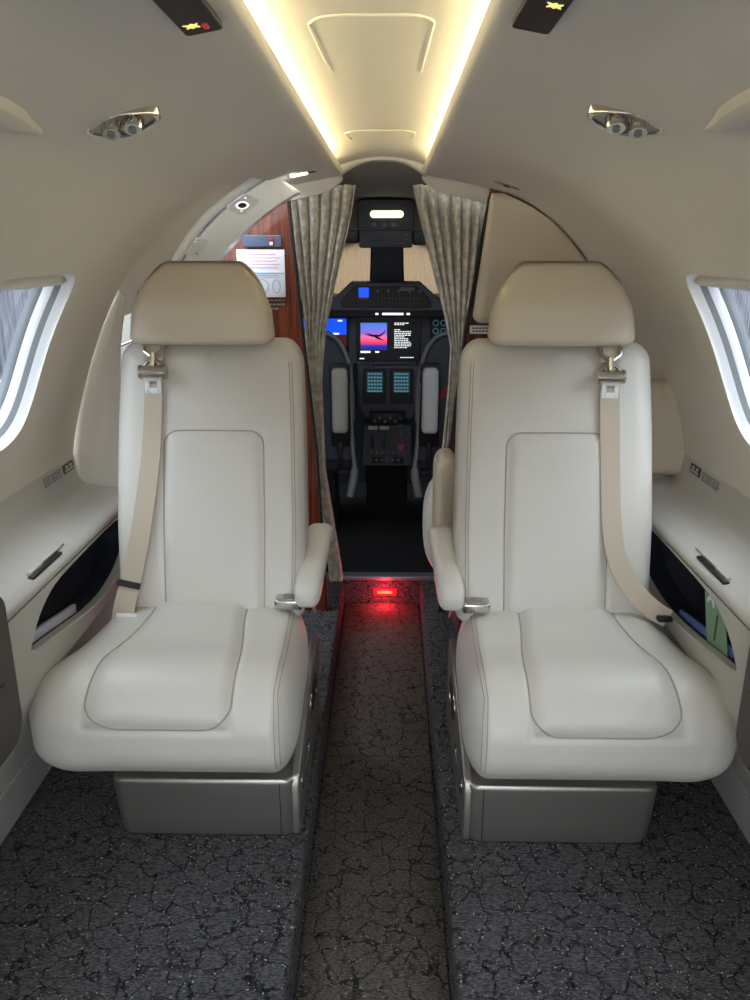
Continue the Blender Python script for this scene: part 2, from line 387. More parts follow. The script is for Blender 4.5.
def liner(sgn, name, yend):
    mb = MB()
    cuts = [-1.2]
    for w in WIN: cuts += [w - .28, w + .28]
    def col(y, j):
        x, z = prof(j); return (sgn * x, y, z)
    prev = -1.2
    for w in WIN:
        ys = [prev + (w - .28 - prev) * k / 3 for k in range(4)]
        mb.grid([[col(y, j) for j in range(NP + 1)] for y in ys])
        yl = [w - .28 + .56 * k / 14 for k in range(15)]
        mb.grid([[col(y, j) for j in range(0, J0 + 1)] for y in yl])
        mb.grid([[col(y, j) for j in range(J1, NP + 1)] for y in yl])
        wp = win_pts(w); rows = []
        for k in range(7):
            t = k / 6
            row = []
            for (b, h) in wp:
                y = b[0] + (h[0] - b[0]) * t; j = b[1] + (h[1] - b[1]) * t; x, z = prof(j)
                row.append((sgn * x, y, z))
            rows.append(row)
        n_ = pn((HJ0 + HJ1) / 2)
        rows.append([(sgn * (prof(h[1])[0] + n_[0] * .006), h[0], prof(h[1])[1] + n_[1] * .006) for (b, h) in wp])
        rows.append([(sgn * (prof(h[1])[0] + n_[0] * .02), h[0], prof(h[1])[1] + n_[1] * .02) for (b, h) in wp])
        mb.grid(rows, True)
        prev = w + .28
    rows = []
    for k in range(9):
        t = k / 8; rows.append([(lambda x, z: (sgn * x, prev + t * (yend(x) - prev), z))(*prof(j)) for j in range(NP + 1)])
    # returned edge
    rows.append([(lambda j, x, z: (sgn * (x + pn(j)[0] * .012), yend(x) + .004, z + pn(j)[1] * .012))(j, *prof(j)) for j in range(NP + 1)])
    rows.append([(lambda j, x, z: (sgn * (x + pn(j)[0] * .035), yend(x) + .004, z + pn(j)[1] * .035))(j, *prof(j)) for j in range(NP + 1)])
    mb.grid(rows)
    o = mb.build(name, 'liner', merge=True, angle=60); o['kind'] = 'structure'; return o
liner(-1, 'wall_left', lambda x: 2.13 + .57 * (1 - sm(.27, .36, x)))
liner(1, 'wall_right', lambda x: 2.62 + .06 * (1 - sm(.27, .36, x)))

# ceiling panel in the cove, gently vaulted, closing down at the forward end
mb = MB(); rows = []
for k in range(41):
    y = -1.2 + 3.86 * k / 40; dz = -.016 * sm(2.35, 2.66, y) ** 2
    rows.append([(-.20 + .40 * i / 16, y, 1.525 + dz + .020 * (1 - (2 * i / 16 - 1) ** 2) - .035 * sm(2.35, 2.66, y) ** 2 * (2 * i / 16 - 1) ** 2) for i in range(17)])
mb.grid(rows)
o = mb.build('ceiling', 'ceil'); o['kind'] = 'structure'
def cz(x): return 1.525 + .020 * (1 - (x / .2) ** 2)
# hatch outlines on the ceiling
for (x0, x1, y0, y1, lab) in ((-.082, .082, 1.17, 1.50, 'large rounded seam of the removable ceiling hatch nearest the camera'), (-.088, .088, 2.2, 2.35, 'small rounded seam of the ceiling hatch nearest the cockpit curtains')):
    poly = [(x0 + .006, y1)] + [(x0 + .004 * (1 - k / 3), y1 + (y0 + .03 - y1) * k / 6) for k in range(1, 7)] + rpoly(x0, x1, y0, y1, .03)[1:7] + rpoly(x0, x1, y0, y1, .03)[7:14] + [(x1 - .001 * k, y0 + .03 + (y1 - y0 - .03) * k / 6) for k in range(1, 7)]
    mb = MB().tube([(x, y, cz(x) - .0005) for x, y in poly], .0022, 6)
    o = mb.build('ceiling_hatch', 'ceil'); tag(o, lab, 'hatch', 'hatches along the ceiling panel')
# cove backs + LED strips
for sg, nm in ((-1, 'trim_1'), (1, 'trim_2')):
    mb = MB().sweep([(sg * .19, 1.53), (sg * .19, 1.50), (sg * .128, 1.492), (sg * .126, 1.494), (sg * .185, 1.503), (sg * .185, 1.53)], [-1.2, 2.68])
    o = mb.build(nm, 'shell', smooth=False); o['kind'] = 'structure'
    mb = MB().box((sg * .166, .72, 1.508), (.012, 3.84, .006), .001, 1)
    o = mb.build('cove_light_strip', 'led')
    tag(o, 'warm white light strip hidden in the ceiling cove on the %s side of the aisle' % ('left' if sg < 0 else 'right'), 'light strip', 'cove lighting')
# header lips hanging below the overhead shells at the curtain line, and the small arch between them
mb = MB(); up_ = []; lo_ = []
xs_ = [p for p in PR if p[0] <= .40]
for sg in (-1, 1):
    up_ = [(sg * x, z + .004) for x, z in xs_]; lo_ = [(sg * (x - .0), z - .030 * sm(.1, .2, x) * (1 - sm(.33, .40, x)) - .012) for x, z in xs_]
    mb.grid([[(x, 2.66, z) for x, z in up_], [(x, 2.697, z) for x, z in up_], [(x, 2.705, (a[1] + z) / 2) for (x, z), a in zip(up_, lo_)], [(x, 2.70, z) for x, z in lo_], [(x, 2.72, z) for x, z in lo_]])
ar = [(-.135 + .27 * k / 24) for k in range(25)]
def az(x): return 1.527 - .047 * (abs(x) / .135) ** 2.4
mb.grid([[(x, 2.655, az(x) + .03) for x in ar], [(x, 2.66, az(x) + .002) for x in ar], [(x, 2.668, az(x) - .006) for x in ar], [(x, 2.70, az(x) - .008) for x in ar], [(x, 2.73, az(x) - .004) for x in ar]])
o = mb.build('trim_3', 'shell'); o['kind'] = 'structure'

# floor: raised sides, aisle trough, riser at the cockpit step
AW = .152
mb = MB()
for sg in (-1, 1):
    pts = [(sg * .87, 0), (sg * .60, 0), (sg * .35, 0), (sg * (AW + .012), 0), (sg * (AW + .004), -.002), (sg * AW, -.010), (sg * AW, -.1)]
    mb.grid([[(x, y, z) for x, z in pts] for y in (-1.2, 0, 1, 2, 2.9)])
mb.grid([[(x, y, -.1) for x in (-AW, -.05, .05, AW)] for y in (-1.2, 0, 1, 2, 2.9)])
mb.grid([[(-AW, 2.9, -.1), (AW, 2.9, -.1)], [(-AW, 2.9, 0), (AW, 2.9, 0)]])
o = mb.build('floor', 'carpet', merge=True, angle=50); o['kind'] = 'structure'
mb = MB().box((0, .85, -.0965), (2 * AW - .012, 4.08, .007), .003)
o = mb.build('aisle_runner', 'runner'); tag(o, 'dark brown crackle patterned carpet runner lying in the sunken aisle', 'carpet runner')

# side ledges, side panels, kick strips
def side_x(z): return .702 + max(0, .38 - z) * .42
for sg, side in ((-1, 'left'), (1, 'right')):
    yE = 2.135 if sg < 0 else 2.30
    pr_ = [(.872, .712), (.862, .714), (.858, .70), (.852, .645), (.842, .628), (.825, .62), (.73, .606), (.705, .600), (.696, .592), (.694, .586), (.697, .580), (.73, .579), (.872, .59)]
    mb = MB().sweep([(sg * x, z) for x, z in pr_], [-1.2, 0, 1, 1.6, yE])
    o = mb.build('side_ledge', 'ledge', angle=50)
    tag(o, 'long grey padded ledge under the windows beside the %s seat' % side, 'ledge', 'window ledges')
    lg = o
    # recessed latch slot in the ledge front
    y0 = 1.50
    MB().box((sg * .714, y0 + .07, .6035), (.014, .15, .008), .003).build('slot', 'dark', lg)
    MB().box((sg * .722, y0 + .035, .608), (.012, .06, .010), .003).box((sg * .724, y0 + .13, .608), (.007, .12, .006), .002).build('catch', 'ledge', lg)
    MB().box((sg * .7005, .5, .574), (.0035, 3.2, .002), 0).build('seam', 'stitch', lg)
    # placards on the ledge upstand
    pk = empty('placard', (sg * .852, 2.04, .672), 'small printed instruction placard on the grey window ledge beside the %s seat' % side, 'placard', 'ledge placards')
    mb = MB()
    def up(y, z, e=.002): return (sg * (.8520 + (z - .645) * .11 - e), y, z)
    def quad(mb, y0, y1, z0, z1, e):
        mb.add([up(y0, z0, e), up(y1, z0, e), up(y1, z1, e), up(y0, z1, e), up(y0, z0, e - .0015), up(y1, z0, e - .0015), up(y1, z1, e - .0015), up(y0, z1, e - .0015)],
               [(0, 1, 2, 3), (4, 5, 6, 7), (0, 1, 5, 4), (1, 2, 6, 5), (2, 3, 7, 6), (3, 0, 4, 7)])
    yb = 2.045
    quad(mb, yb, yb + .070, .672, .696, .002); mb.build('icon_plate', 'print', pk, smooth=False)
    mb = MB(); quad(mb, yb + .008, yb + .062, .676, .681, .0035); quad(mb, yb + .014, yb + .028, .684, .692, .0035); quad(mb, yb + .040, yb + .056, .684, .692, .0035)
    mb.build('icon', 'ledge', pk, smooth=False)
    mb = MB()
    for r_ in range(4):
        for w in range(5):
            a = yb - .125 + w * .023 + random.random() * .004
            quad(mb, a, a + .017, .671 + r_ * .0065, .6738 + r_ * .0065, .002)
    mb.build('printed_lines', 'grey', pk, smooth=False)
    # side panel with pocket opening
    hole = [(1.43, .474), (1.47, .513), (1.53, .544), (1.61, .560), (1.80, .565), (1.95, .565), (2.03, .555), (2.06, .52), (2.05, .47), (1.99, .435), (1.92, .418), (1.84, .411), (1.74, .418), (1.62, .437), (1.52, .454), (1.45, .464)]
    if sg > 0: hole = [(a - .055 * sm(2.0, 1.6, a), b) for a, b in hole]
    hs = spline([(a, b, 0) for a, b in hole + [hole[0]]], 3)[:-1]
    outp = [(-1.2, .12), (yE, .12), (yE, .38), (yE, .579), (-1.2, .579), (-1.2, .38)]
    allp = [Vector((a, b, 0)) for a, b in outp] + [Vector((p.x, p.y, 0)) for p in hs]
    tri = tessellate_polygon([[Vector((a, b, 0)) for a, b in outp], [Vector((p.x, p.y, 0)) for p in hs]])
    mb = MB(); mb.add([(sg * side_x(p.y), p.x, p.y) for p in allp], tri)
    k = len(outp); n = len(hs)
    mb.grid([[(sg * (side_x(p.y) + d), p.x, p.y) for p in hs] for d in (0, .004, .02)], True)
    pan = mb.build('side_console', 'panel', smooth=False, merge=True)
    tag(pan, 'pale plastic side console with a dark map pocket beside the %s seat' % side, 'side console', 'side consoles')
    # pocket box
    mb = MB(); mb.grid([[(sg * (side_x(p.y) + d), p.x, p.y) for p in hs] for d in (.018, .075)], True)
    k = len(mb.v); mb.v.append((sg * .80, 1.75, .46)); m_ = len(hs)
    for i in range(m_): mb.f.append((m_ + i, m_ + (i + 1) % m_, k))
    mb.build('map_pocket', 'navy', pan)
    # pocket lower lip
    lip = [p for p in hs if p.y < .470]
    MB().tube([(sg * (side_x(p.y) - .002), p.x, p.y - .001) for p in lip], .004, 8).build('pocket_rim', 'panel', pan)
    # kick strip + foot
    mb = MB().sweep([(sg * x, z) for x, z in ((side_x(.125) - .006, .128), (side_x(.125) + .02, .128), (.87, .0), (.826, 0.001), (.822, .010))], [-1.2, yE])
    o = mb.build('baseboard_' + side, 'kick', angle=20); o['kind'] = 'structure'
# pocket contents
from mathutils import Matrix
bk = MB().box((-.732, 1.585, .408), (.010, .27, .11), .001, rot=Matrix.Rotation(math.radians(-10), 3, 'X')).build('magazine', 'lilac')
tag(bk, 'thin pale blue booklet standing in the map pocket beside the left seat', 'booklet')
bk = MB().box((.733, 1.60, .400), (.006, .30, .10), .001, rot=Matrix.Rotation(math.radians(-10), 3, 'X')).build('magazine', 'blue')
tag(bk, 'narrow blue booklet low in the map pocket beside the right seat', 'booklet')
cd = empty('information_card', (.726, 1.49, .44), 'green card with a white curved arrow in the right map pocket', 'card')
MB().prism([(1.455, .43), (1.56, .41), (1.615, .535), (1.515, .550)], 'x', .7235, .7255).build('card_face', 'green', cd)
qs = [PI * (.05 + .9 * k / 10) for k in range(11)]
MB().ribbon([(.7225, 1.575 + .017 * math.cos(q), .518 + .017 * math.sin(q)) for q in qs], [(0, math.cos(q), math.sin(q)) for q in qs], .009, .0005).build('arrow', 'whitep', cd)
MB().box((.7225, 1.535, .485), (.001, .004, .06), 0).build('divider', 'print', cd)

# folded tables at the frame edges
for sg, lab in ((-1, 'dark taupe folded table leaf standing against the left ledge at the frame edge'), (1, 'dark taupe folded table leaf standing against the right ledge at the frame edge')):
    poly = rpoly(1.02, 1.305 if sg < 0 else 1.285, .36, .665, [.05, .05, .035, .03])
    t_ = MB().prism(poly, 'x', sg * .672, sg * .688).build('folding_table', 'taupe', bevel=.004)
    tag(t_, lab, 'folding table')
    MB().box((sg * .6715, 1.145, .50), (.002, .22, .003), 0).build('hinge_line', 'dark', t_)

# ------------------------------------------------------------------ windows
wi = 0
for sg, side in ((-1, 'left'), (1, 'right')):
    for yc in WIN:
        wi += 1
        wp = win_pts(yc); jc = (HJ0 + HJ1) / 2; n_ = pn(jc); pc = prof(jc)
        def ring(scale, depth, plane=0):
            out = []
            for b, h in wp:
                y = yc + (h[0] - yc) * scale; j = jc + (h[1] - jc) * scale; x, z = prof(j)
                out.append((sg * (x + n_[0] * depth), y, z + n_[1] * depth))
            return out
        r = empty('window_%d' % wi, (sg * pc[0], yc, pc[1]), None, None); r['kind'] = 'structure'
        MB().grid([ring(1.0, .004), ring(.985, .012), ring(.955, .018), ring(.95, .022)], True).build('window_frame', 'whitep', r)
        MB().grid([ring(.95, .020), ring(.93, .030), ring(.925, .034)], True).build('seal', 'grey', r)
        MB().grid([ring(.925, .032), ring(.90, .040), ring(.895, .052)], True).build('inner_frame', 'whitep', r)
        MB().grid([ring(.895, .05), ring(.875, .056), ring(.87, .070)], True).build('outer_seal', 'grey', r)
        pr1 = ring(.885, .055); mb = MB(); k = len(pr1)
        mb.grid([pr1, ring(.6, .055), ring(.3, .055), ring(.05, .055)], True); mb.f.append(tuple(range(3 * k, 4 * k)))
        mb.build('pane', 'glass', r)
        # shade rolled up at the top: cream pleats
        mb = MB(); rows = []
        for k in range(4):
            j = HJ0 + .1 + k * .42; x, z = prof(j); d = .014 + (.006 if k % 2 else 0)
            rows.append([(sg * (x + n_[0] * d), yc - .175 + .35 * i / 8, z + n_[1] * d) for i in range(9)])
        mb.grid(rows); mb.build('pleated_shade', 'liner', r, solid=.002)
# hangar walls seen through the windows
for sg, side in ((-1, 'left'), (1, 'right')):
    mb = MB().box((sg * 4.6, 11.0, 1.6), (.1, 34, 3.6), 0)
    o = mb.build('hangar_wall', 'hangar', smooth=False)
    tag(o, 'streaked grey hangar cladding outside the %s cabin window' % side, 'hangar wall')
mb = MB().box((0, 11, -1.2), (11, 36, .1), 0); o = mb.build('ground', mat('hangar_floor', '4E4E4E', .6), smooth=False); o['kind'] = 'structure'

# ------------------------------------------------------------------ entry door area, left
portal((-.95, 2.38, .6), (0, -PI/2, 0), 0.5, 1.0)
arcA = [(.30, 1.47), (.36, 1.445), (.44, 1.405), (.52, 1.352), (.60, 1.282), (.68, 1.19), (.745, 1.09), (.80, .97), (.85, .80), (.87, .60)]
arcB = [(.32, 1.468), (.375, 1.44), (.43, 1.405), (.495, 1.358), (.55, 1.302), (.604, 1.229), (.655, 1.14), (.70, 1.03), (.735, .86), (.75, .60)]
A_ = spline([(a, 0, b) for a, b in arcA], 4); B_ = spline([(a, 0, b) for a, b in arcB], 4)
mb = MB(); rows = []
for t in (0, .25, .5, .75, 1):
    rows.append([(-(a.x + (b.x - a.x) * t), 2.15 + .22 * t, a.z + (b.z - a.z) * t + .012 * math.sin(PI * t)) for a, b in zip(A_, B_)])
rows = [r_[:27] for r_ in rows]; mb.grid(rows); o = mb.build('trim_4', 'liner'); o['kind'] = 'structure'
# white door frame with latch fittings
arcC = [(.235, 1.412), (.28, 1.388), (.33, 1.356), (.375, 1.322), (.43, 1.275), (.487, 1.215), (.53, 1.14), (.565, 1.03), (.59, .86), (.60, .60)]
C_ = spline([(a, 0, b) for a, b in arcC], 4)
df = empty('door_frame', (-.62, 2.42, .60), 'white enamelled curved door frame arching over the entry at left', 'door frame')
def fr(a, c, t, y0, y1): return (-(a.x + (c.x - a.x) * t), y0 + (y1 - y0) * t, a.z + (c.z - a.z) * t)
rows = [[fr(a, c, t, 2.37, 2.40) for a, c in zip(B_, C_)] for t in (0, .22)]
rows2 = [[fr(a, c, t, 2.385, 2.40) for a, c in zip(B_, C_)] for t in (.235, .3, .6, 1)]
rows2.append([(-(c.x + .002), 2.47, c.z) for c in C_])
MB().grid(rows).build('outer_band', 'white', df, solid=.004)
MB().grid(rows2).build('inner_band', 'white', df, solid=.004)
MB().tube([Vector(fr(a, c, .228, 2.38, 2.40)) for a, c in zip(B_, C_)], .003, 6).build('seal_line', 'grey', df)
def on_frame(s, t, off):
    i = min(len(B_) - 2, int(s)); u = s - i; a = B_[i].lerp(B_[i + 1], u); c = C_[i].lerp(C_[i + 1], u)
    p = Vector(fr(a, c, t, 2.385, 2.40)); 
    ea = (B_[i + 1] - B_[i]).normalized(); ea = Vector((-ea.x, 0, ea.z)); ec = Vector((-(c.x - a.x), .015, c.z - a.z)).normalized()
    nn = ea.cross(ec); nn = nn if nn.y < 0 else -nn
    return p + nn * off, ea, ec, nn
for s_, wd, nm, t_ in ((8.6, .036, 'latch_plate', .46), (18.0, .030, 'catch_plate', .36)):
    p, ea, ec, nn = on_frame(s_, t_, .006)
    def fl(poly, h0, h1, mb):
        N = len(poly); mb.add([p + ea * a + ec * b + nn * h for h in (h0, h1) for a, b in poly],
            [(i, (i + 1) % N, N + (i + 1) % N, N + i) for i in range(N)] + [tuple(range(N)), tuple(range(N, 2 * N))]); return mb
    P_ = fl(rpoly(-wd, wd, -wd * .72, wd * .72, wd * .35), 0, .006, MB()).build(nm, 'whitep', df, bevel=.001)
    if nm == 'latch_plate':
        fl([(.010 * math.cos(2 * PI * k / 16) + .004, .010 * math.sin(2 * PI * k / 16)) for k in range(16)], .004, .007, MB()).build('keyhole', 'dark', P_)
        fl([(.016 * math.cos(2 * PI * k / 16) + .004, .016 * math.sin(2 * PI * k / 16)) for k in range(16)], .003, .0065, MB()).build('collar', 'chrome', P_)
    mb = MB()
    for a in (-.6, .6): fl([(wd * a + .003 * math.cos(2 * PI * k / 8), wd * .35 * (1 if a > 0 else -1) + .003 * math.sin(2 * PI * k / 8)) for k in range(8)], .005, .0075, mb)
    mb.build('screws', 'chrome', P_)
# inner partition lip behind the left seat
o1 = [(.875, .60), (.868, .70), (.833, .857), (.765, 1.03), (.722, 1.10), (.690, 1.155)]
i1 = [(.735, .60), (.728, .75), (.722, .88), (.716, .98), (.702, 1.06), (.684, 1.135)]
O_ = spline([(a, 0, b) for a, b in o1], 5); I_ = spline([(a, 0, b) for a, b in i1], 5)
mb = MB(); mb.grid([[(-(o.x + (i.x - o.x) * t), 2.142 + .02 * sm(.6, 1, t), o.z + (i.z - o.z) * t) for o, i in zip(O_, I_)] for t in (0, .2, .4, .6, .8, .9, 1)] + [[(-(i.x + .006), 2.20, i.z) for i in I_]])
o = mb.build('entry_partition', 'liner', solid=.004); tag(o, 'smooth pale curved partition lip rising from the ledge behind the left seat', 'partition')
# hand cables of the entry stair
for a, b, lab in (((-.735, 2.26, 1.165), (-.655, 2.30, 1.125), 'upper of two bright thin cable rails inside the entry door'), ((-.76, 2.24, .985), (-.665, 2.28, 1.02), 'lower of two bright thin cable rails inside the entry door')):
    o = MB().cyl(a, b, .0035, 8).build('cable_rail', 'chrome'); tag(o, lab, 'cable', 'stair cables')

# ------------------------------------------------------------------ wood partitions and what is on them
mb = MB().prism([(-.20, .0), (-.225, .6), (-.27, 1.1), (-.295, 1.40), (-.36, 1.395), (-.45, 1.36), (-.55, 1.28), (-.64, 1.16), (-.70, 1.02), (-.74, .8), (-.75, 0)], 'y', 2.62, 2.65)
wd = mb.build('galley_partition', 'wood', bevel=.003); tag(wd, 'glossy mahogany veneer partition between the entry door and the left curtain', 'partition')
MB().tube([(-.197, 2.617, .0), (-.222, 2.617, .6), (-.267, 2.617, 1.1), (-.29, 2.617, 1.40)], .005, 8).build('edge_strip', 'dark', wd)
MB().tube([(-.36, 2.612, 1.375), (-.45, 2.612, 1.335), (-.54, 2.612, 1.26)], .006, 8).build('brass_edge', mat('brass_trim', 'B08850', .3, .9), wd)
sw = empty('light_switch_panel', (-.377, 2.615, 1.262), 'dark blue grey switch strip with one small red lit mark on the mahogany partition', 'switch panel')
MB().prism(rpoly(-.440, -.316, 1.262, 1.297, .006), 'y', 2.606, 2.618).build('switch_plate', mat('switch_plate', '4C566C', .35), sw, bevel=.002)
MB().box((-.348, 2.603, 1.283), (.016, .004, .012), .002).build('red_mark', 'redp', sw)
MB().box((-.348, 2.603, 1.272), (.012, .004, .010), .002).build('white_mark', 'whitep', sw)
pl = empty('safety_placard', (-.385, 2.615, 1.108), 'white folded sheet with pale pink and blue printing fixed to the mahogany partition', 'placard')
MB().box((-.385, 2.613, 1.181), (.152, .006, .146), .001).build('sheet', 'paper', pl)
MB().box((-.385, 2.609, 1.183), (.150, .002, .003), 0).build('fold_line', 'blueprint', pl)
mb = MB()
for k in range(5): mb.box((-.385 + random.uniform(-.008, .008), 2.6095, 1.240 - k * .010), (random.uniform(.09, .125), .001, .0025), 0)
mb.build('pink_lines', 'pinkprint', pl)
mb = MB()
for cx_, w_ in ((-.425, .014), (-.385, .022), (-.338, .012)):
    mb.tube([(cx_ + w_ * math.cos(q), 2.6095, 1.142 + .021 * math.sin(q)) for q in [2 * PI * k / 14 for k in range(14)]], .0014, 5, closed=True)
for k in range(2): mb.box((-.385, 2.6095, 1.175 - k * .006), (.11, .001, .0018), 0)
mb.build('diagrams', 'blueprint', pl)
tx = empty('printed_notice', (-.35, 2.618, 1.07), 'tiny white printed lines on the mahogany just below the white sheet', 'notice')
mb = MB()
for r_ in range(3):
    x = -.375
    while x < (-.315 if r_ < 2 else -.335):
        w = random.uniform(.006, .014); mb.box((x + w / 2, 2.6185, 1.098 - r_ * .013), (w, .002, .005), 0); x += w + .003
mb.build('printed_lines', 'grey', tx)

mb = MB().prism([(.215, 0), (.235, .6), (.275, 1.0), (.335, 1.455), (.43, 1.43), (.52, 1.385), (.61, 1.31), (.69, 1.21), (.755, 1.10), (.81, .98), (.86, .83), (.88, 0)], 'y', 2.62, 2.65)
wr = mb.build('right_partition', 'wood', bevel=.003); wr.name = 'cockpit_partition'; ORG['cockpit_partition'] = ORG['right_partition']
tag(wr, 'dark mahogany partition behind the right curtain, mostly covered by a cream pad', 'partition')
MB().tube([(.212, 2.616, 0), (.232, 2.616, .6), (.272, 2.616, 1.0), (.332, 2.616, 1.41)], .006, 8).build('edge_strip', 'dark', wr)
# upholstered triangular pad
def rp_warp(q):
    # q in box: x -1..1 -> along width; z height param
    return q
zb, zt = 1.03, 1.418
def rpad_pt(q):
    t = (q.z + .19) / .38; z = zb + t * (zt - zb)
    xl = .287 + .045 * t; xr = .68 if z < 1.16 else None
    # arch on the right
    xr = interp([(1.0, .73), (1.10, .718), (1.18, .668), (1.24, .622), (1.29, .577), (1.34, .522), (1.38, .455), (1.415, .375)], z)
    u = (q.x + .20) / .40
    return Vector((xl + u * (xr - xl), 2.585 + q.y, z))
p = Pad((.20, .028, .19), lambda p: (.03, .022, .03), rpad_pt)
o = p.build('wall_pad', 'leather_tan', n=50); tag(o, 'cream upholstered triangular pad on the partition above the right seat', 'wall pad')
pc_ = empty('small_placard', (.315, 2.615, .985), 'small white printed placard under the triangular cream pad', 'placard')
MB().box((.318, 2.612, 1.007), (.066, .006, .026), .001).build('plate', 'paper', pc_)
mb = MB()
for r_ in range(2):
    for k in range(5): mb.box((.296 + k * .011, 2.608, 1.012 - r_ * .010), (.008, .002, .004), 0)
mb.build('printed_lines', 'print', pc_)

# ------------------------------------------------------------------ curtains
def curtain(Lt, Rt, y, name, lab, ph, nf):
    mb = MB(); rows = []; nz = 90; na = 150
    zt_ = 1.455; z0 = .06
    for k in range(nz + 1):
        z = zt_ + (z0 - zt_) * k / nz; l_ = interp(Lt, -z); r_ = interp(Rt, -z); g = sm(1.45, .86, z)
        w = abs(r_ - l_); row = []
        for i in range(na + 1):
            a = i / na; aa = a + .012 * math.sin(9 * a + 4 * z)
            amp = .025 - .008 * g
            yy = y + amp * math.sin(2 * PI * nf * aa + ph + .6 * math.sin(3 * z)) + .004 * math.sin(4 * PI * nf * aa + 7 * z)
            zz = z
            if k == 0: zz = z + (.0 if a else 0)
            row.append((l_ + (r_ - l_) * a + .004 * math.sin(2 * PI * nf * aa * 1.0 + 1.3 + ph) * (1 - .5 * g), yy, zz))
        rows.append(row)
    mb.grid(rows); o = mb.build(name, 'curtain', solid=.002); tag(o, lab, 'curtain', 'cockpit curtains'); return o
def tb(*p): return [(-z, x) for x, z in p]
cl = curtain(tb((-.335, 1.455), (-.325, 1.40), (-.272, 1.058), (-.262, .82), (-.25, .495), (-.20, .10), (-.195, .0)),
        tb((-.085, 1.455), (-.10, 1.36), (-.155, 1.15), (-.193, .992), (-.208, .86), (-.212, .80), (-.205, .495), (-.15, .10), (-.14, .0)), 2.765, 'cockpit_curtain',
        'silver beige gathered curtain drawn aside left of the cockpit entry', .4, 6.5)
cr_ = curtain(tb((.098, 1.455), (.115, 1.38), (.165, 1.2), (.215, 1.03), (.236, .93), (.232, .80), (.212, .5), (.20, .1)),
        tb((.352, 1.455), (.345, 1.40), (.318, 1.15), (.292, .925), (.285, .75), (.28, .5), (.27, .1)), 2.765, 'cockpit_curtain',
        'silver beige gathered curtain drawn aside right of the cockpit entry', 1.7, 6.5)
# red tag hanging on the right curtain
tg = MB().ribbon([(.222, 2.72, .80), (.214, 2.715, .785), (.205, 2.712, .765)], (0, 0, 1), .012, .001).build('red_tag', 'redp')
tag(tg, 'tiny red tag on the edge of the right curtain', 'tag')

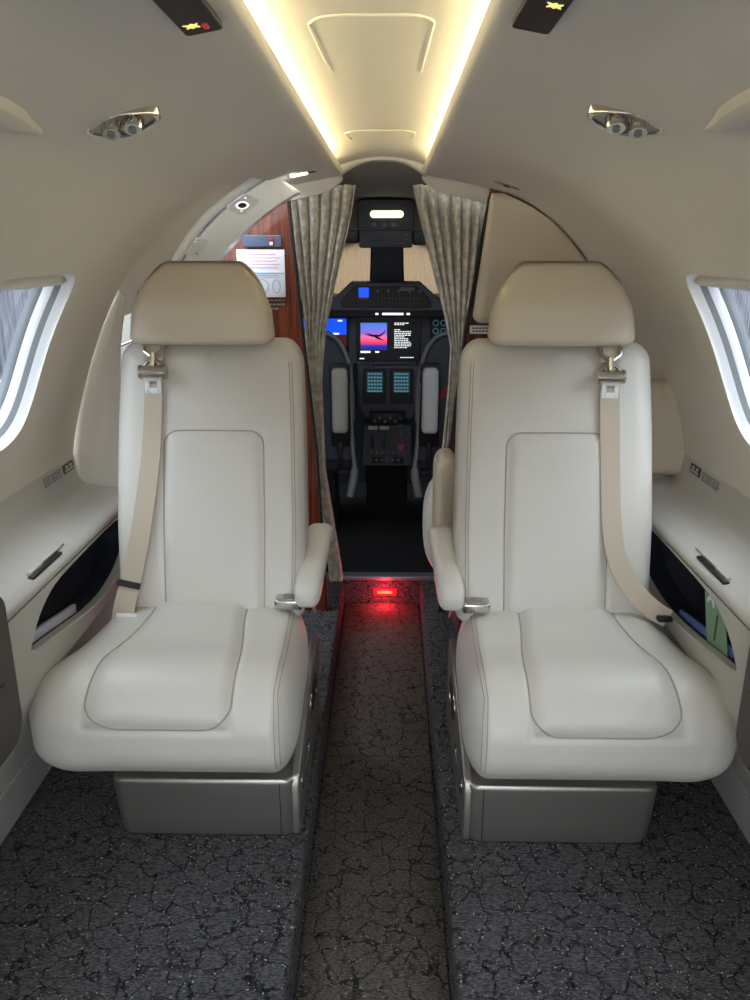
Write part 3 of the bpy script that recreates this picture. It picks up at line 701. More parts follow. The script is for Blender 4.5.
# ------------------------------------------------------------------ seats
def seat(m, cx, dy, belt_side):
    side = 'left' if m < 0 else 'right'
    def Wd(u, y, z): return Vector((cx + m * u, y + dy, z))
    r = empty('cabin_seat', (cx, 1.70 + dy, 0), 'cream leather aircraft armchair on the %s of the aisle, shoulder belt on its %s side' % (side, 'left' if m < 0 else 'right'), 'seat')
    r['group'] = 'facing cabin seats'
    # --- cushion: local box x(u) y z ; y -h front
    h = (.262, .235, .136)
    def rr(p): return (.055 if p[0] < 0 else .088, .17 if p[1] < 0 else .05, .122 - .016 * sm(.10, .25, p[0]))
    def warp(q):
        u, y, z = q
        fr_ = 1 - sm(-.235, .235, y)      # 1 at front
        uu = u
        if u > 0: uu = u * (1 - .03 + .07 * fr_) + .060 * fr_ * sm(.11, .262, u)
        else: uu = u * (.92 + .05 * fr_)
        zz = z + .010 * fr_ - .004
        zz += -.010 * sm(.3, 1, 1 - abs(y) / .235) * (1 if z > 0 else 0)
        # slight outward slope of the front face towards the bottom
        yy = y + (.018 * sm(.0, .136, -z) if y < -.1 else 0)
        return Wd(uu + .012, 1.595 + yy, .286 + zz)
    def path(x, s):       # s=0 at the top front edge; s>0 along the top, s<0 down the front
        return (x, -h[1] + s, h[2]) if s >= 0 else (x, -h[1], h[2] + s)
    iw0, iw1 = .142, .118   # half width of insert at front / at back
    def inswidth(s): return iw0 + (iw1 - iw0) * sm(.12, .40, s)
    icx = .012
    def bulge(p):
        if p[2] >= h[2] - 1e-6: s = p[1] + h[1]
        elif p[1] <= -h[1] + 1e-6: s = p[2] - h[2]
        else: return 0
        w = inswidth(s); d = min(w - abs(p[0] - icx), s + .095)
        return .010 * sm(-.004, .03, d) - .004 * math.exp(-(d / .006) ** 2)
    pad = Pad(h, rr, warp, bulge)
    cu = pad.build('seat_cushion', 'leather', r, 96)
    pts = []
    smax = 2 * h[1] - .05; rc = .06; sb = -.095
    for k in range(31): s = smax + (sb + rc - smax) * k / 30; pts.append((icx - inswidth(s), s))
    w = inswidth(sb)
    for k in range(1, 7): q = PI / 2 * k / 6; pts.append((icx - w + rc - rc * math.cos(q), sb + rc - rc * math.sin(q)))
    for k in range(1, 13): pts.append((icx - w + rc + (2 * w - 2 * rc) * k / 12, sb))
    for k in range(1, 7): q = PI / 2 * k / 6; pts.append((icx + w - rc + rc * math.sin(q), sb + rc - rc * math.cos(q)))
    for k in range(1, 31): s = sb + rc + (smax - sb - rc) * k / 30; pts.append((icx + inswidth(s), s))
    MB().tube([pad.pt(path(x, s), .0008) for x, s in pts], .0019, 6).build('welt_seam', 'stitch', cu)
    # double stitching down the aisle side
    mb = MB()
    for off in (0, .011):
        mb.tube([pad.pt(path(-h[0] + .030 + off, s), .0002) for s in [smax - (smax + .20) * k / 40 for k in range(41)]], .0011, 5)
    mb.build('stitching', 'stitch', cu)
    # --- back
    bw = .236 if m > 0 else .230; uo = .0 if m > 0 else .005
    hb = (bw, .06, .345)
    def rb(p):
        return (.05, .045, (.05 if p[0] > 0 else .07) if p[2] > 0 else .03)
    def bwarp(q):
        u, y, z = q; t = (z + .345) / .69
        wd = interp([(0, .99), (.35, 1.01), (.7, .99), (1, .955)], t)
        yb = 1.815 + .175 * t
        yy = yb + y + .010 * math.sin(PI * t) * (0 if y > 0 else -1)
        # shallow wrap: bolsters come forward
        if y < 0: yy -= .016 * (abs(u) / bw) ** 2
        return Wd(u * wd + uo, yy, .375 + t * .668)
    ic = .002 if m > 0 else -.011; ibw, itop = .122, .13   # insert half width; z of its top in local
    def ibh(z): return ibw - .004 * sm(-.1, .13, z)
    def bb(p):
        if p[1] > -hb[1] + 1e-6: return 0
        d = min(ibh(p[2]) - abs(p[0] - ic), itop - p[2])
        return .008 * sm(-.004, .03, d) - .004 * math.exp(-(d / .006) ** 2)
    bp = Pad(hb, rb, bwarp, bb); ba = bp.build('backrest', 'leather', r, 96)
    rc = .035; pts = []
    for k in range(31): pts.append((ic - ibw, -.30 + (itop - rc + .30) * k / 30))
    for k in range(1, 7): q = PI / 2 * k / 6; pts.append((ic - ibw + rc - rc * math.cos(q), itop - rc + rc * math.sin(q)))
    for k in range(1, 13): pts.append((ic - ibw + rc + (2 * ibw - 2 * rc) * k / 12, itop))
    for k in range(1, 7): q = PI / 2 * k / 6; pts.append((ic + ibw - rc + rc * math.sin(q), itop - rc + rc * math.cos(q)))
    for k in range(1, 31): pts.append((ic + ibw, itop - rc - (itop - rc + .30) * k / 30))
    MB().tube([bp.pt((x, -hb[1], z), .0008) for x, z in pts], .0018, 6).build('welt_seam', 'stitch', ba)
    mb = MB()
    for off in (0, .010):
        mb.tube([bp.pt((-bw + .017 + off, -hb[1], -.30 + .60 * k / 40), .0002) for k in range(41)], .0010, 5)
    mb.build('stitching', 'stitch', ba)
    # --- headrest
    hh = (.172, .05, .105)
    def hr(p): return (.030, .036, .045 if p[2] > 0 else .022)
    def hwarp(q):
        u, y, z = q; t = (z + .105) / .21
        f_ = interp([(0, .99), (.1, 1.0), (.4, .965), (.7, .84), (1, .60)], t)
        lean = .012 if m < 0 else .006
        yy = 1.935 + .03 * t + y + (.05 * sm(.45, 1, t) if y < 0 else 0) - (.012 * (1 - (u / .172) ** 2) if y < 0 else 0)
        return Wd(u * f_ + (.022 if m < 0 else .008), yy, 1.035 + t * .192)
    hd = Pad(hh, hr, hwarp).build('headrest', 'leather_tan', r, 60)
    MB().box(Wd(0, 2.0, 1.02), (.12, .03, .06), .005).build('headrest_post', 'dark', r)
    # --- armrest (aisle side), pad tipped down at the front, metal bracket
    def awarp(q):
        u, y, z = q; t = (y + .15) / .30
        zc = .468 + .10 * t - .030 * sm(.75, 1, t) - .012 * (1 - t) ** 2
        return Wd((-.254 if m < 0 else -.268) + u + .020 * (1 - t), 1.715 + .275 * t, zc + z * (.92 + .12 * (1 - t)))
    ap = Pad((.032, .15, .030), lambda p: (.020, .034, .022), awarp).build('armrest', 'leather', r, 36)
    if m < 0:
        poly = [(1.98, .53), (1.975, .44), (1.95, .39), (1.93, .43), (1.80, .455), (1.82, .475)]
    else:
        poly = [(1.98, .53), (1.975, .44), (1.95, .39), (1.93, .43), (1.80, .455), (1.82, .475)]
    mb = MB().prism([(a + dy, b) for a, b in poly], 'x', cx + m * -.238, cx + m * -.250); mb.build('armrest_bracket', 'metal', r, bevel=.002)
    # --- base shroud: front panel, corner, aisle side panel
    bs = .150; u0, u1 = (-.232, .178) if m < 0 else (-.228, .188)
    prf = []
    F = 1.452
    def ring_(z, ins): 
        rc = .028; P = []
        x0, x1 = u0 + ins * .4, u1 - ins; y0, y1 = F + ins * .3, 1.90
        return [Wd(a, b, z) for a, b in rpoly(x0, x1, y0, y1, [rc, rc, rc, rc], 6)]
    rows = [ring_(.004, .016), ring_(.010, .010), ring_(.05, .006), ring_(.10, .002), ring_(bs - .012, 0), ring_(bs - .004, .002), ring_(bs, .010), ring_(bs, .03), ring_(bs, .15)]
    mb = MB().grid(rows, True); n = len(rows[0]); mb.f.append(tuple(range(n))); mb.f.append(tuple(len(rows) * n - n + k for k in range(n)))
    base = mb.build('base_shroud', 'metal', r, angle=50)
    MB().box(Wd(u0 + .037, F + .0015, .075), (.0015, .004, .135), 0).build('panel_joint', 'dark', base)
    # side panel rising to the back
    sp = [(F + .004, .006), (F + .004, bs - .02), (F + .016, bs + .004), (1.60, .185), (1.80, .232), (1.95, .245), (1.96, .24), (1.96, .006)]
    sp = [(a + dy, b) for a, b in sp]
    sd = MB().prism(sp, 'x', cx + m * (u0 - .006), cx + m * (u0 + .014)).build('side_shroud', 'metal', r, bevel=.005)
    # recess oval + handle rail on the side
    ov = rpoly(1.72 + dy, 1.86 + dy, .125, .195, .034)
    MB().tube([(cx + m * (u0 - .006), a, b) for a, b in ov], .003, 6, closed=True).build('recess_rim', 'chrome', sd)
    MB().prism(rpoly(1.735 + dy, 1.845 + dy, .14, .18, .018), 'x', cx + m * (u0 - .0062), cx + m * (u0 - .0085)).build('recline_handle', 'dark', sd)
    ov = rpoly(1.50 + dy, 1.66 + dy, .085, .125, .018)
    MB().tube([(cx + m * (u0 - .006), a, b) for a, b in ov], .0022, 6, closed=True).build('slot_rim', 'chrome', sd)
    MB().box(Wd(-.02, 1.70, .18), (.34, .34, .07), .01).build('seat_mechanism', 'dark', r)
    # --- shoulder belt
    bu = .135 if m < 0 else .120; zo = .018 if m < 0 else .012
    yb_ = lambda z: 1.815 + .175 * (z - .375) / .665 - .060 - .012 + dy
    def BP(u, z, e=.0): return Vector((cx + m * u, yb_(z) - e, z))
    hx = BP(bu, 1.025, .012)
    MB().ribbon([BP(bu, 1.06, -.01), BP(bu, 1.02, .008), BP(bu, 1.00, .016)], (1, 0, 0), .046, .0012).build('belt_top', 'webbing', r)
    mb = MB()   # chrome Y bracket
    mb.tube([BP(bu - .024, 1.022 + zo, .012), BP(bu - .022, 1.004 + zo, .018), BP(bu, .990 + zo, .022), BP(bu + .022, 1.004 + zo, .018), BP(bu + .024, 1.022 + zo, .012)], .005, 8)
    mb.tube([BP(bu - .020, .972 + zo, .02), BP(bu, .990 + zo, .022), BP(bu + .020, .972 + zo, .02)], .005, 8)
    mb.tube([BP(bu, 1.0 + zo, .02), BP(bu, .968 + zo, .022)], .008, 8)
    br = mb.build('belt_bracket', 'chrome', r)
    zr = .957 + zo; mb = MB().cyl(BP(bu - .030, zr, .026), BP(bu + .026, zr, .026), .0150, 20)
    mb.cyl(BP(bu - .034, zr, .026), BP(bu - .028, zr, .026), .0172, 20)
    mb.cyl(BP(bu + .024, zr, .026), BP(bu + .030, zr, .026), .0172, 20)
    mb.build('belt_roller', 'chrome', r)
    mb = MB(); c_ = BP(bu, .926 + zo, .012); w_ = .019
    mb.box(c_ + Vector((-.0145, -.004, 0)), (.011, .005, .042), .002).box(c_ + Vector((.0145, -.004, 0)), (.011, .005, .042), .002)
    mb.box(c_ + Vector((0, -.004, .015)), (.03, .005, .012), .002).box(c_ + Vector((0, -.004, -.014)), (.03, .005, .014), .002)
    mb.build('belt_tongue', 'whitep', r)
    if m < 0:
        pts = [BP(bu, .945, .012), BP(bu + .004, .85, .010), BP(bu + .012, .75, .012), BP(bu + .034, .60, .016), BP(bu + .055, .50, .02), BP(bu + .070, .435, .03), BP(bu + .074, .40, .035)]
        pts = spline(pts, 5); MB().ribbon(pts, (1, 0, 0), [.042 + .012 * k / len(pts) for k in range(len(pts))], .0014).build('shoulder_belt', 'webbing', r)
        MB().ribbon([BP(bu + .059, .490, .026), BP(bu + .062, .476, .0275)], (1, 0, 0), .056, .003).build('belt_keeper', 'dark', r)
        MB().box(BP(bu + .06, .418, .045), (.05, .012, .010), .003).build('belt_anchor', 'whitep', r)
    else:
        pts = [BP(bu, .945, .012), BP(bu + .003, .85, .010), BP(bu + .006, .75, .010), BP(bu + .012, .62, .012), BP(bu + .028, .54, .018), BP(bu + .065, .48, .03), BP(bu + .105, .445, .045), BP(bu + .135, .43, .055)]
        pts = spline(pts, 5); N = len(pts)
        wds = [Vector((1, 0, 0)).lerp(Vector((.85, -.3, .45)), sm(.55, 1, k / N)) for k in range(N)]
        MB().ribbon(pts, wds, .046, .0014).build('shoulder_belt', 'webbing', r)
        MB().box(BP(bu + .125, .432, .06), (.035, .02, .012), .004).build('belt_anchor', 'dark', r)
    # --- lap belt buckle lying by the armrest
    bx = -.19
    c_ = Wd(bx, 1.745, .440)
    mb = MB().box(c_, (.066, .042, .028), .007, 3); bk_ = mb.build('lap_buckle', 'chrome', r)
    MB().box(c_ + Vector((-m * -.0, -.002, .0130)), (.028, .034, .004), .0015).build('buckle_flap', 'metal', bk_)
    pts = spline([c_ + Vector((-m * .022, 0, .0)), c_ + Vector((-m * .038, .004, .012)), c_ + Vector((-m * .052, .004, .004)), c_ + Vector((-m * .060, .03, -.03))], 5)
    MB().ribbon(pts, (0, 1, 0), .034, .0016).build('lap_strap', 'grey', r)
    MB().box(c_ + Vector((-m * .036, 0, .008)), (.008, .036, .012), .003).build('strap_clip', 'dark', r)
    return r
seat(-1, -.405, 0, 1)
seat(1, .425, -.012, 1)

# ------------------------------------------------------------------ side facing seat beyond the right seat
sb = empty('side_facing_seat', (.52, 2.4, 0), 'cream side facing seat partly hidden behind the right cabin seat', 'seat')
def w1(q):
    t = (q.z + .15) / .30
    return Vector((.797 + q.x + .015 * (1 - t) - .02 * t, 2.24 + q.y, .632 + .27 * t))
Pad((.105, .06, .15), lambda p: (.07 if p[2] > 0 and p[0] > 0 else .035, .04, .09 if p[2] > 0 and p[0] > 0 else .03), w1).build('back_cushion', 'leather_tan', sb, 40)
def w2(q): return Vector((.198 + q.x, 2.32 + q.y, .475 + q.z))
Pad((.036, .10, .195), lambda p: (.03, .05, .05), w2).build('arm_pad', 'leather_tan', sb, 40)
def w3(q): return Vector((.250 + q.x - .02 * math.cos(q.z / .17 * 1.3), 2.5 + q.y, .385 + q.z))
Pad((.09, .09, .175), lambda p: (.06, .06, .12), w3).build('end_pad', 'leather', sb, 40)
Pad((.21, .15, .08), lambda p: (.05, .05, .05), lambda q: Vector((.47 + q.x, 2.44 + q.y, .38 + q.z))).build('seat_cushion', 'leather', sb, 30)
MB().box((.46, 2.44, .15), (.42, .28, .298), .01).build('base', 'slate2', sb)

# ------------------------------------------------------------------ overhead fittings
def liner_pt(sg, x, y, e=0):
    for j in range(NP * 10):
        if prof(j / 10)[0] >= x: break
    jj = j / 10; n = pn(jj); px_, pz = prof(jj)
    return Vector((sg * (px_ - n[0] * e), y, pz - n[1] * e)), Vector((sg * -n[0], 0, -n[1])).normalized()
def frame_at(sg, x, y):
    p, n = liner_pt(sg, x, y); ty = Vector((0, 1, 0)); tx_ = ty.cross(n).normalized()
    if tx_.x < 0: tx_ = -tx_
    return p, n, tx_, ty
def flat(mb, fr_, poly, h0, h1):
    p, n, a, b = fr_; N = len(poly)
    return mb.add([p + a * u + b * v + n * h for h in (h0, h1) for u, v in poly], [(i, (i + 1) % N, N + (i + 1) % N, N + i) for i in range(N)] + [tuple(range(N)), tuple(range(N, 2 * N))])
for sg, side in ((-1, 'left'), (1, 'right')):
    # twin chrome air outlet in a pointed bezel
    f_ = frame_at(sg, .353, 1.215); p, n, a, b = f_; a = Vector((1, 0, -.20 * sg)).normalized(); n = Vector((0, -.36, -1)).normalized(); n = (n - a * n.dot(a)).normalized(); b = n.cross(a); b = b if b.y > 0 else -b; p = p + Vector((0, 0, -.005)); f_ = (p, n, a, b)
    g = empty('air_vent', p, 'chrome twin nozzle air outlet in a pointed bezel above the %s seat' % side, 'air vent', 'overhead air outlets')
    out = []
    for k in range(32):
        q = 2 * PI * k / 32; c, s_ = math.cos(q), math.sin(q)
        out.append((.056 * math.copysign(abs(c) ** 1.35, c) , .030 * math.copysign(abs(s_) ** 1.0, s_)))
    inn = [(x * .86, y * .84) for x, y in out]
    rows = [[p + a * x + b * y + n * h for x, y in pl_] for pl_, h in ((out, -.055), (out, .003), ([(x * .95, y * .95) for x, y in out], .006), (inn, .005), ([(x * .9, y * .9) for x, y in inn], -.004))]
    MB().grid(rows, True).build('bezel', 'chrome', g)
    flat(MB(), f_, inn, .0005, .0015).build('recess_plate', 'metal', g)
    for du, dv, ln in ((-.015, -.002, .013), (.016, -.002, .013)):
        c0 = p + a * du + b * dv; d = (n * 1.0 - b * .15 + a * (.1 * sg)).normalized()
        nz_ = MB().tube([c0, c0 + d * ln * .5, c0 + d * ln, c0 + d * (ln + .004)], [.0165, .0145, .0135, .0125], 20).build('nozzle', 'chrome', g)
        MB().tube([c0 + d * (ln + .0035), c0 + d * (ln + .0065)], [.0060, .0055], 16).build('outlet', 'grey', nz_)
        mb = MB()
        for k in range(10):
            q = 2 * PI * k / 10; t1 = a; t2 = d.cross(a).normalized()
            o_ = (t1 * math.cos(q) + t2 * math.sin(q))
            mb.tube([c0 + d * ln * .45 + o_ * .0145, c0 + d * ln + o_ * .0135], .0012, 5)
        mb.build('grip_ribs', 'chrome', nz_)
    # dark passenger sign
    f_ = frame_at(sg, .168, .80); p, n, a, b = f_
    g = empty('passenger_sign', p, 'black oblong overhead sign with a %s mark at the top %s' % ('yellow and a red' if sg < 0 else 'yellow', 'left' if sg < 0 else 'right'), 'sign', 'overhead signs')
    ya, yb2 = -.16, .118
    flat(MB(), f_, rpoly(-.020, .020, ya, yb2, .006), 0, .008).build('sign_body', 'darkgl', g, bevel=.002)
    icon = [(-.012, -.008), (-.004, -.005), (0, -.010), (.004, -.005), (.010, -.008), (.007, 0), (.010, .008), (.003, .005), (0, .010), (-.004, .005), (-.010, .008), (-.006, 0)]
    oy = .085 if sg < 0 else .022
    flat(MB(), f_, [(x * .7 + (-.006 if sg < 0 else .007), y * .8 + oy) for x, y in icon], .008, .0088).build('yellow_mark', 'ylw', g)
    if sg < 0: flat(MB(), f_, [(x * .5 + .006, y * .9 + oy + .008) for x, y in rpoly(-.006, .006, -.010, .010, .004)], .008, .0088).build('red_mark', 'red', g)
    # small reading lamp near the curtain
    f_ = frame_at(sg, .222 if sg < 0 else .352, 2.40); p, n, a, b = f_
    g = empty('reading_lamp', p, ('lit white oblong' if sg < 0 else 'small unlit round') + ' reading lamp in the headliner near the %s curtain' % side, 'reading lamp')
    ov = [(.045 * math.cos(2 * PI * k / 24), .030 * math.sin(2 * PI * k / 24)) for k in range(24)]
    if sg < 0:
        flat(MB(), f_, ov, 0, .004).build('bezel', 'metal', g, bevel=.001)
        flat(MB(), f_, rpoly(-.036, .012, -.026, .018, .008), .003, .006).build('lens', 'lamp', g)
        flat(MB(), f_, rpoly(.016, .036, -.016, .012, .004), .003, .006).build('switch', 'dark', g)
    else:
        flat(MB(), f_, [(x * .85, y * .7) for x, y in ov], 0, .003).build('bezel', 'metal', g, bevel=.001)
        flat(MB(), f_, [(.010 * math.cos(2 * PI * k / 12), .014 * math.sin(2 * PI * k / 12)) for k in range(12)], .0025, .005).build('lens', 'dark', g)
    # moulded grip at the frame edge
    mb = MB(); rows = []
    for k in range(13):
        t = k / 12; x = .430 - .016 * t; p, n = liner_pt(sg, x, 1.115 - .24 * t); tx_ = Vector((0, 1, 0)).cross(n).normalized()
        w_ = .006 + .016 * sm(0, .5, t); h_ = .003 + .011 * sm(0, .35, t)
        rows.append([p - tx_ * w_, p - tx_ * w_ * .7 + n * h_ * .8, p + n * h_, p + tx_ * w_ * .7 + n * h_ * .8, p + tx_ * w_])
    mb.grid(rows); o = mb.build('moulded_grip', 'shell', subsurf=1)
    tag(o, 'pale moulded grip on the headliner at the %s edge of the frame' % side, 'grip', 'headliner grips')

# ------------------------------------------------------------------ cockpit step
o = MB().box((0, 2.925, .008), (.60, .05, .016), .003).build('threshold_strip', mat('threshold_metal', '8A929A', .4, .6))
tag(o, 'grey metal threshold strip at the cockpit step', 'threshold')
el = empty('aisle_exit_light', (.012, 2.895, -.062), 'glowing red floor light set in the step at the end of the aisle', 'floor light')
MB().box((.012, 2.895, -.046), (.090, .010, .028), .008, 3).build('housing', 'redlens', el)
MB().box((.012, 2.888, -.046), (.060, .006, .012), .004).build('lens', 'redled', el)
lt = bpy.data.lights.new('exit_light_glow', 'POINT'); lt.energy = .75; lt.color = (1, .03, .06); lt.shadow_soft_size = .02
lo = bpy.data.objects.new('exit_light_glow', lt); lo.location = (.012, 2.86, -.045); COL.objects.link(lo)

# ------------------------------------------------------------------ cockpit shell
mb = MB().box((0, 3.75, -.02), (1.6, 1.65, .04), 0); o = mb.build('cockpit_floor', 'cfloor', smooth=False); o['kind'] = 'structure'
mb = MB(); rows = []
for y, zc_, w_ in ((2.655, 1.60, .95), (2.75, 1.56, .80), (2.95, 1.50, .68), (3.1, 1.475, .64), (3.6, 1.44, .62), (4.0, 1.37, .58), (4.2, 1.31, .55)):
    rows.append([(w_ * math.sin(q), y, 0.72 + (zc_ - .72) * math.cos(q) ** .62) for q in [PI / 2 * (k / 10 - 1) for k in range(21)]])
mb.grid(rows); o = mb.build('cockpit_ceiling', 'cpl', solid=.01); o['kind'] = 'structure'
for sg, side in ((-1, 'left'), (1, 'right')):
    o = MB().box((sg * .68, 3.6, .36), (.04, 1.5, .75), .01).build('cockpit_wall_' + side, 'slate2'); o['kind'] = 'structure'
o = MB().box((0, 4.30, .51), (1.4, .03, 1.10), 0).build('cockpit_bulkhead', 'slate2'); o['kind'] = 'structure'
# pleated windshield shades
for sg, side in ((-1, 'left'), (1, 'right')):
    mb = MB(); rows = []
    for k in range(2):
        z = (1.00, 1.36)[k]; rows.append([(sg * (.07 + .50 * i / 90), 4.22 - .06 * (i / 90) ** 2 + (.004 if i % 2 else 0) - .05 * k, z) for i in range(91)])
    mb.grid(rows); o = mb.build('sunshade', 'shade', smooth=False); tag(o, 'cream pleated sunshade behind the %s windshield' % side, 'sunshade', 'windshield sunshades')
# overhead beam, console, centre post
o = MB().box((-.30, 3.34, 1.305), (.40, .08, .05), .008).build('sun_visor', 'dark'); tag(o, 'black folded sun visor left of the overhead console', 'sun visor', 'sun visors')
o = MB().box((.315, 3.34, 1.30), (.40, .08, .055), .008).build('sun_visor', 'dark'); tag(o, 'black folded sun visor right of the overhead console', 'sun visor', 'sun visors')
oc = empty('overhead_console', (.008, 3.36, 1.26), 'black overhead cockpit console with one lit dome lamp', 'console')
MB().prism(rpoly(-.105, .118, 1.325, 1.444, [.004, .004, .02, .02]), 'y', 3.31, 3.5).build('console_body', 'dark', oc, bevel=.004)
MB().prism(rpoly(-.097, .112, 1.262, 1.328, .006), 'y', 3.28, 3.42).build('switch_box', 'dark', oc, bevel=.003)
MB().prism(rpoly(-.055, .078, 1.374, 1.402, .014), 'y', 3.300, 3.313).build('dome_lamp', 'lampdim', oc, bevel=.003)
mb = MB()
for r_ in range(3):
    for k in range(11):
        if (k * 7 + r_ * 3) % 5: mb.box((-.078 + k * .017, 3.276, 1.277 + r_ * .016), (.009, .008, .006), .001, 1)
mb.build('switches', 'slate', oc)
mb = MB()
for x in (-.04, .0, .04): mb.box((x, 3.305, 1.348), (.025, .008, .02), .004)
mb.build('vents', 'slate', oc)
cp = MB().prism([(-.068, 1.30), (.088, 1.30), (.096, 1.08), (-.074, 1.08)], 'y', 4.00, 4.05).build('windshield_post', 'slate2', bevel=.012)
tag(cp, 'dark blue grey centre post between the two windshield shades', 'post')
MB().tube([(-.012, 3.995, 1.236), (-.002, 3.995, 1.222), (.010, 3.995, 1.228), (.022, 3.995, 1.222), (.032, 3.995, 1.236)], .003, 6).tube([(.004, 3.995, 1.215), (.004, 3.995, 1.20)], .002, 6).tube([(.016, 3.995, 1.215), (.016, 3.995, 1.20)], .002, 6).build('compass_emblem', 'grey', cp)

# glareshield
gs = empty('glareshield', (.01, 3.8, .98), 'dark grey trapezoid glareshield panel with buttons and a small blue display', 'instrument panel')
MB().prism([(-.158, 1.112), (.168, 1.112), (.262, 1.03), (.275, .985), (-.262, .985), (-.245, 1.03)], 'y', 3.75, 3.98).build('hood', 'slate', gs, bevel=.006)
MB().prism([(-.62, 1.0), (-.25, 1.045), (.27, 1.045), (.62, 1.0), (.62, .95), (-.62, .95)], 'y', 3.80, 4.13).build('coaming', 'dark', gs, bevel=.008)
MB().prism([(-.140, 1.095), (.150, 1.095), (.215, 1.03), (.215, 1.0), (-.20, 1.0), (-.20, 1.03)], 'y', 3.744, 3.752).build('control_panel', 'dark', gs, bevel=.002)
MB().prism(rpoly(-.118, -.072, 1.045, 1.09, .003), 'y', 3.738, 3.746).build('blue_display', 'scrblue', gs)
MB().box((-.095, 3.737, 1.042), (.040, .003, .010), 0).build('display_text', 'scrred', gs)
mb = MB()
for r_ in range(3):
    for k in range(14):
        if r_ == 2 and k < 2: continue
        mb.box((-.045 + k * .0165, 3.741, 1.022 + r_ * .020), (.010, .010, .009), .002, 1)
mb.build('buttons', 'slate', gs)
for k in range(5): MB().cyl((-.03 + k * .048, 3.745, 1.075), (-.03 + k * .048, 3.728, 1.075), .007, 12).build('knob', 'grey', gs)
MB().box((.105, 3.740, 1.084), (.066, .006, .018), .002).build('radio_display', 'grey', gs)
MB().box((-.035, 3.797, .968), (.014, .008, .009), .001).box((.040, 3.797, .968), (.100, .008, .010), .001).box((.112, 3.797, .968), (.016, .008, .009), .001).build('lit_annunciators', 'scrwhite', gs)

# main instrument panel
ip = empty('main_instrument_panel', (.01, 3.92, .5), 'dark cockpit instrument panel with three large displays', 'instrument panel')
MB().prism([(-.64, .948), (.64, .948), (.64, .62), (.20, .58), (.19, .718), (-.15, .718), (-.16, .58), (-.64, .62)], 'y', 3.92, 4.1).build('panel_face', 'slate', ip, bevel=.006)
ms = MB().prism(rpoly(-.136, .178, .735, .945, .006), 'y', 3.905, 3.922).build('center_display', 'scrblack', ip, bevel=.002)
MB().box((-.052, 3.903, .868 - .015), (.128, .003, .130), 0).build('aircraft_picture', 'sunset', ms)
mb = MB()   # airplane silhouette
def S2(pts): mb.prism(pts, 'y', 3.8985, 3.9012)
S2([(-.105, .866), (-.06, .852), (-.02, .853), (.0, .870), (.006, .888), (-.006, .872), (-.024, .862), (-.065, .862)])
S2([(-.062, .856), (-.03, .840), (.005, .832), (-.02, .845), (-.04, .858)]); S2([(-.10, .878), (-.07, .862), (-.055, .861), (-.075, .868)])
mb.build('aircraft_shape', 'dark', ms)
MB().box((-.092, 3.9, .779), (.048, .002, .009), 0).build('caption', 'scrwhite', ms)
MB().box((-.035, 3.9, .779), (.020, .002, .007), 0).build('caption', 'scrwhite', ms); MB().box((-.11, 3.9, .747), (.022, .002, .005), 0).build('caption', 'scrwhite', ms)
mb = MB()
def tl(x0, z, w):
    x = x0
    while x < x0 + w: 
        q = random.uniform(.006, .014); mb.box((x + q / 2, 3.9035, z), (q, .002, .0036), 0); x += q + .0028
tl(.048, .917, .062); tl(.048, .910, .05); mb.build('title_lines', 'scrwhite', ms); mb = MB()
for k, w in enumerate((.02, .076, .068, .07, .04, .062, .07, .076, .078, .075, .06)): tl(.048, .885 - k * .0085, w)
mb.build('body_lines', 'scrwhite', ms); mb = MB(); tl(.078, .752, .06); mb.build('footer_line', 'scrwhite', ms)
for sg, x0, x1, lab in ((-1, -.46, -.175, 'left_display'), (1, .222, .50, 'right_display')):
    d_ = MB().prism(rpoly(x0, x1, .735, .945, .006), 'y', 3.905, 3.922).build(lab, 'scrblack', ip, bevel=.002)
    if sg < 0:
        MB().box(((x0 + x1) / 2, 3.903, .900), (x1 - x0 - .02, .003, .075), 0).build('sky_field', 'scrblue', d_)
        MB().box(((x0 + x1) / 2, 3.903, .835), (x1 - x0 - .02, .003, .055), 0).build('ground_field', 'scrred', d_)
        for c3, d3 in (((-.215, 3.9, .928), (.022, .002, .007)), ((-.235, 3.9, .866), (.03, .002, .008)), ((-.28, 3.9, .86), (.02, .002, .012))): MB().box(c3, d3, 0).build('symbol', 'scrwhite', d_)
    else:
        mb = MB()
        for cx_ in (.248, .285, .33):
            for cz_ in (.918, .88, .84): mb.tube([(cx_ + .013 * math.cos(q), 3.902, cz_ + .013 * math.sin(q)) for q in [2 * PI * k / 12 for k in range(12)]], .0016, 5, closed=True)
        mb.build('gauges', 'scrcyan', d_)
mb = MB()
for k in range(16): mb.cyl((-.125 + k * .0195, 3.92, .722), (-.125 + k * .0195, 3.908, .722), .005, 8)
mb.build('bezel_knobs', 'grey', ip)
MB().cyl((.0, 3.92, .962), (.0, 3.915, .962), .0).box((.005, 3.918, .953), (.04, .004, .004), 0).build('maker_mark', 'grey', ip)

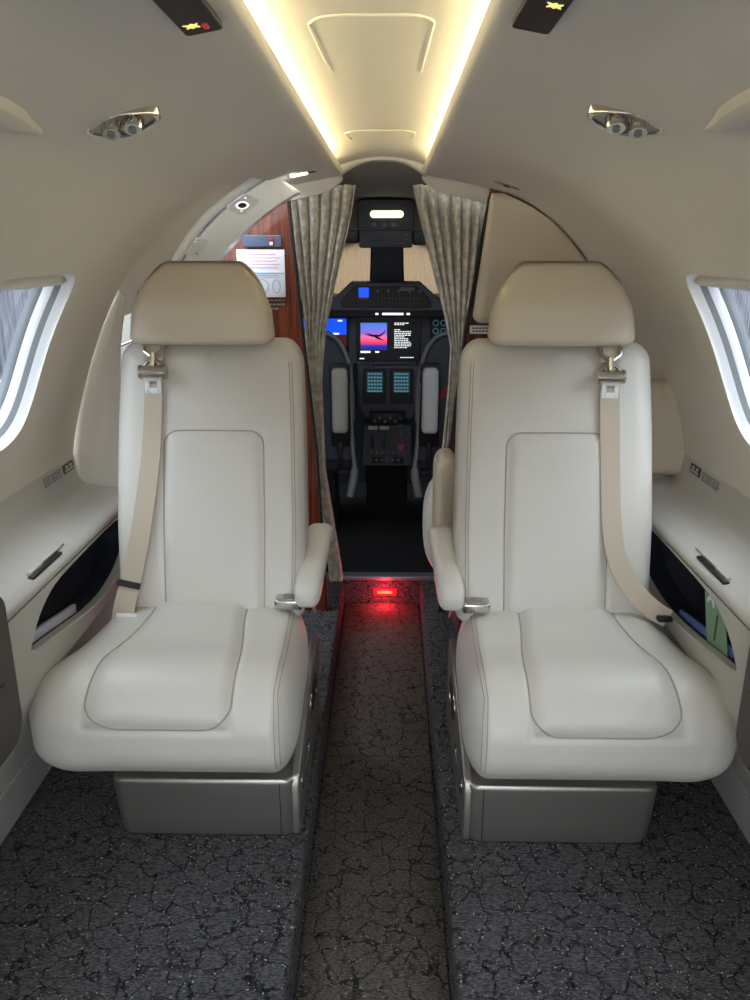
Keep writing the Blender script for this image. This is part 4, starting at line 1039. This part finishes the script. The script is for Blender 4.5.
# pedestal
pd = empty('center_pedestal', (.02, 3.85, .2), 'grey centre pedestal with two keypad screens and thrust levers', 'pedestal')
MB().prism([(-.135, .715), (.175, .715), (.170, .52), (.135, .45), (-.090, .45), (-.128, .52)], 'y', 3.86, 4.05).build('screen_housing', 'slate', pd, bevel=.008)
for cx_ in (-.046, .084):
    sc_ = MB().prism(rpoly(cx_ - .056, cx_ + .056, .535, .705, .006), 'y', 3.848, 3.862).build('keypad_unit', 'dark', pd, bevel=.002)
    MB().box((cx_, 3.846, .640), (.078, .003, .098), 0).build('keypad_screen', mat('keypad_glow', '16303A', .3, emit='1C4450', estr=.35), sc_)
    mb = MB()
    for r_ in range(5):
        for k in range(5): mb.box((cx_ - .029 + k * .0145, 3.8435, .680 - r_ * .017), (.010, .002, .008), 0)
    mb.box((cx_, 3.8435, .596), (.072, .002, .008), 0)
    mb.build('keys', 'scrcyan', sc_)
MB().box((.016, 3.80, .472), (.17, .06, .062), .006).build('radio_panel', 'dark', pd)
mb = MB()
for k in range(6): mb.cyl((-.045 + k * .025, 3.772, .472 + (.008 if k % 2 else -.008)), (-.045 + k * .025, 3.755, .472 + (.008 if k % 2 else -.008)), .007, 10)
mb.build('radio_knobs', 'grey', pd)
# lower pedestal: sloping face
v = [(-.105, 3.66, .268), (.138, 3.66, .268), (.130, 3.76, .445), (-.098, 3.76, .445), (-.105, 4.0, .268), (.138, 4.0, .268), (.130, 4.0, .445), (-.098, 4.0, .445)]
MB().add(v, [(0, 1, 2, 3), (4, 5, 6, 7), (0, 1, 5, 4), (1, 2, 6, 5), (2, 3, 7, 6), (3, 0, 4, 7)]).build('lever_housing', 'slate', pd, bevel=.006)
def ps(x, t, e=0): return (x, 3.66 + .10 * t - e * .87, .268 + .177 * t + e * .49)
mb = MB()
for x in (-.055, .0): mb.box(ps(x, .50, .004), (.014, .010, .085), .002)
mb.build('lever_slots', 'dark', pd)
MB().box(ps(-.052, .90, .022), (.046, .02, .016), .004).box(ps(.002, .90, .022), (.046, .02, .016), .004).build('thrust_levers', 'whitep', pd)
MB().box(ps(.082, .97, .015), (.030, .02, .014), .003).box(ps(.082, .82, .012), (.008, .02, .04), .002).build('flap_lever', 'grey', pd)
MB().box(ps(.084, .60, .012), (.066, .012, .008), .003).add([(.062, 3.70, .36), (.106, 3.70, .36), (.084, 3.69, .325), (.084, 3.715, .345)], [(0, 1, 2), (0, 1, 3), (1, 2, 3), (0, 2, 3)]).build('red_handle', 'redp', pd)
mb = MB()
for r_, n_k in ((.30, 7), (.12, 6)):
    for k in range(n_k): mb.cyl(ps(-.06 + k * .026, r_, 0), ps(-.06 + k * .026, r_, .014), .007, 10)
mb.build('trim_knobs', 'grey', pd)
MB().box(ps(-.03, .13, .004), (.06, .008, .028), .002).box(ps(.07, .13, .004), (.05, .008, .028), .002).build('trim_frames', 'darkgl', pd)
MB().box((.016, 3.86, .13), (.20, .3, .26), .01).build('pedestal_foot', 'cfloor', pd)

# pilot seats
for sg, side in ((-1, 'left'), (1, 'right')):
    cx_ = .345 * sg + .007
    r = empty('pilot_seat', (cx_, 3.35, 0), 'dark pilot seat with a pale upright stowed armrest on the %s of the cockpit' % side, 'seat', 'pilot seats')
    hw = .21
    poly = [(cx_ + (hw + .0) * a, z) for a, z in ((-1, .36), (1, .36), (1.0, .55), (.98, .72), (.90, .82), (.74, .89), (.5, .925), (0, .935), (-.5, .925), (-.74, .89), (-.90, .82), (-.98, .72), (-1, .55))]
    bk_ = MB().prism(poly, 'y', 3.36, 3.44).build('seat_back', 'slate2', r, bevel=.02)
    ring3 = [(cx_ + (x - cx_) * .985, 3.352, z - .004) for x, z in poly[2:]]
    MB().tube(spline(ring3, 4), .009, 8).build('rim', 'grey', bk_)
    ax = cx_ - sg * .155
    Pad((.034, .03, .138), lambda p: (.016, .02, .02), lambda q, ax=ax: Vector((ax + q.x, 3.30 + q.y, .648 + q.z))).build('stowed_armrest', 'seatgrey' if sg < 0 else 'seatwhite', r, 24)
    MB().box((ax, 3.335, .62), (.085, .02, .36), .01).build('armrest_backing', 'dark', r)
    mb = MB().tube(spline([(cx_ - sg * .200, 3.32, .72), (cx_ - sg * .206, 3.32, .45), (cx_ - sg * .215, 3.30, .34), (cx_ - sg * .195, 3.28, .23)], 5), [.007] * 5 + [.009] * 5 + [.018] * 6, 10); mb.build('side_arm', 'grey', r)
    MB().box((ax, 3.30, .42), (.018, .03, .10), .004).box((ax - sg * .012, 3.30, .335), (.05, .04, .028), .008).build('recline_hinge', 'dark', r)
    Pad((.20, .20, .06), lambda p: (.04, .04, .03), lambda q, cx_=cx_: Vector((cx_ + q.x, 3.60 + q.y, .36 + q.z))).build('seat_pan', 'slate2', r, 20)
    MB().box((cx_, 3.55, .155), (.24, .30, .308), .02).build('seat_base', 'cfloor', r)
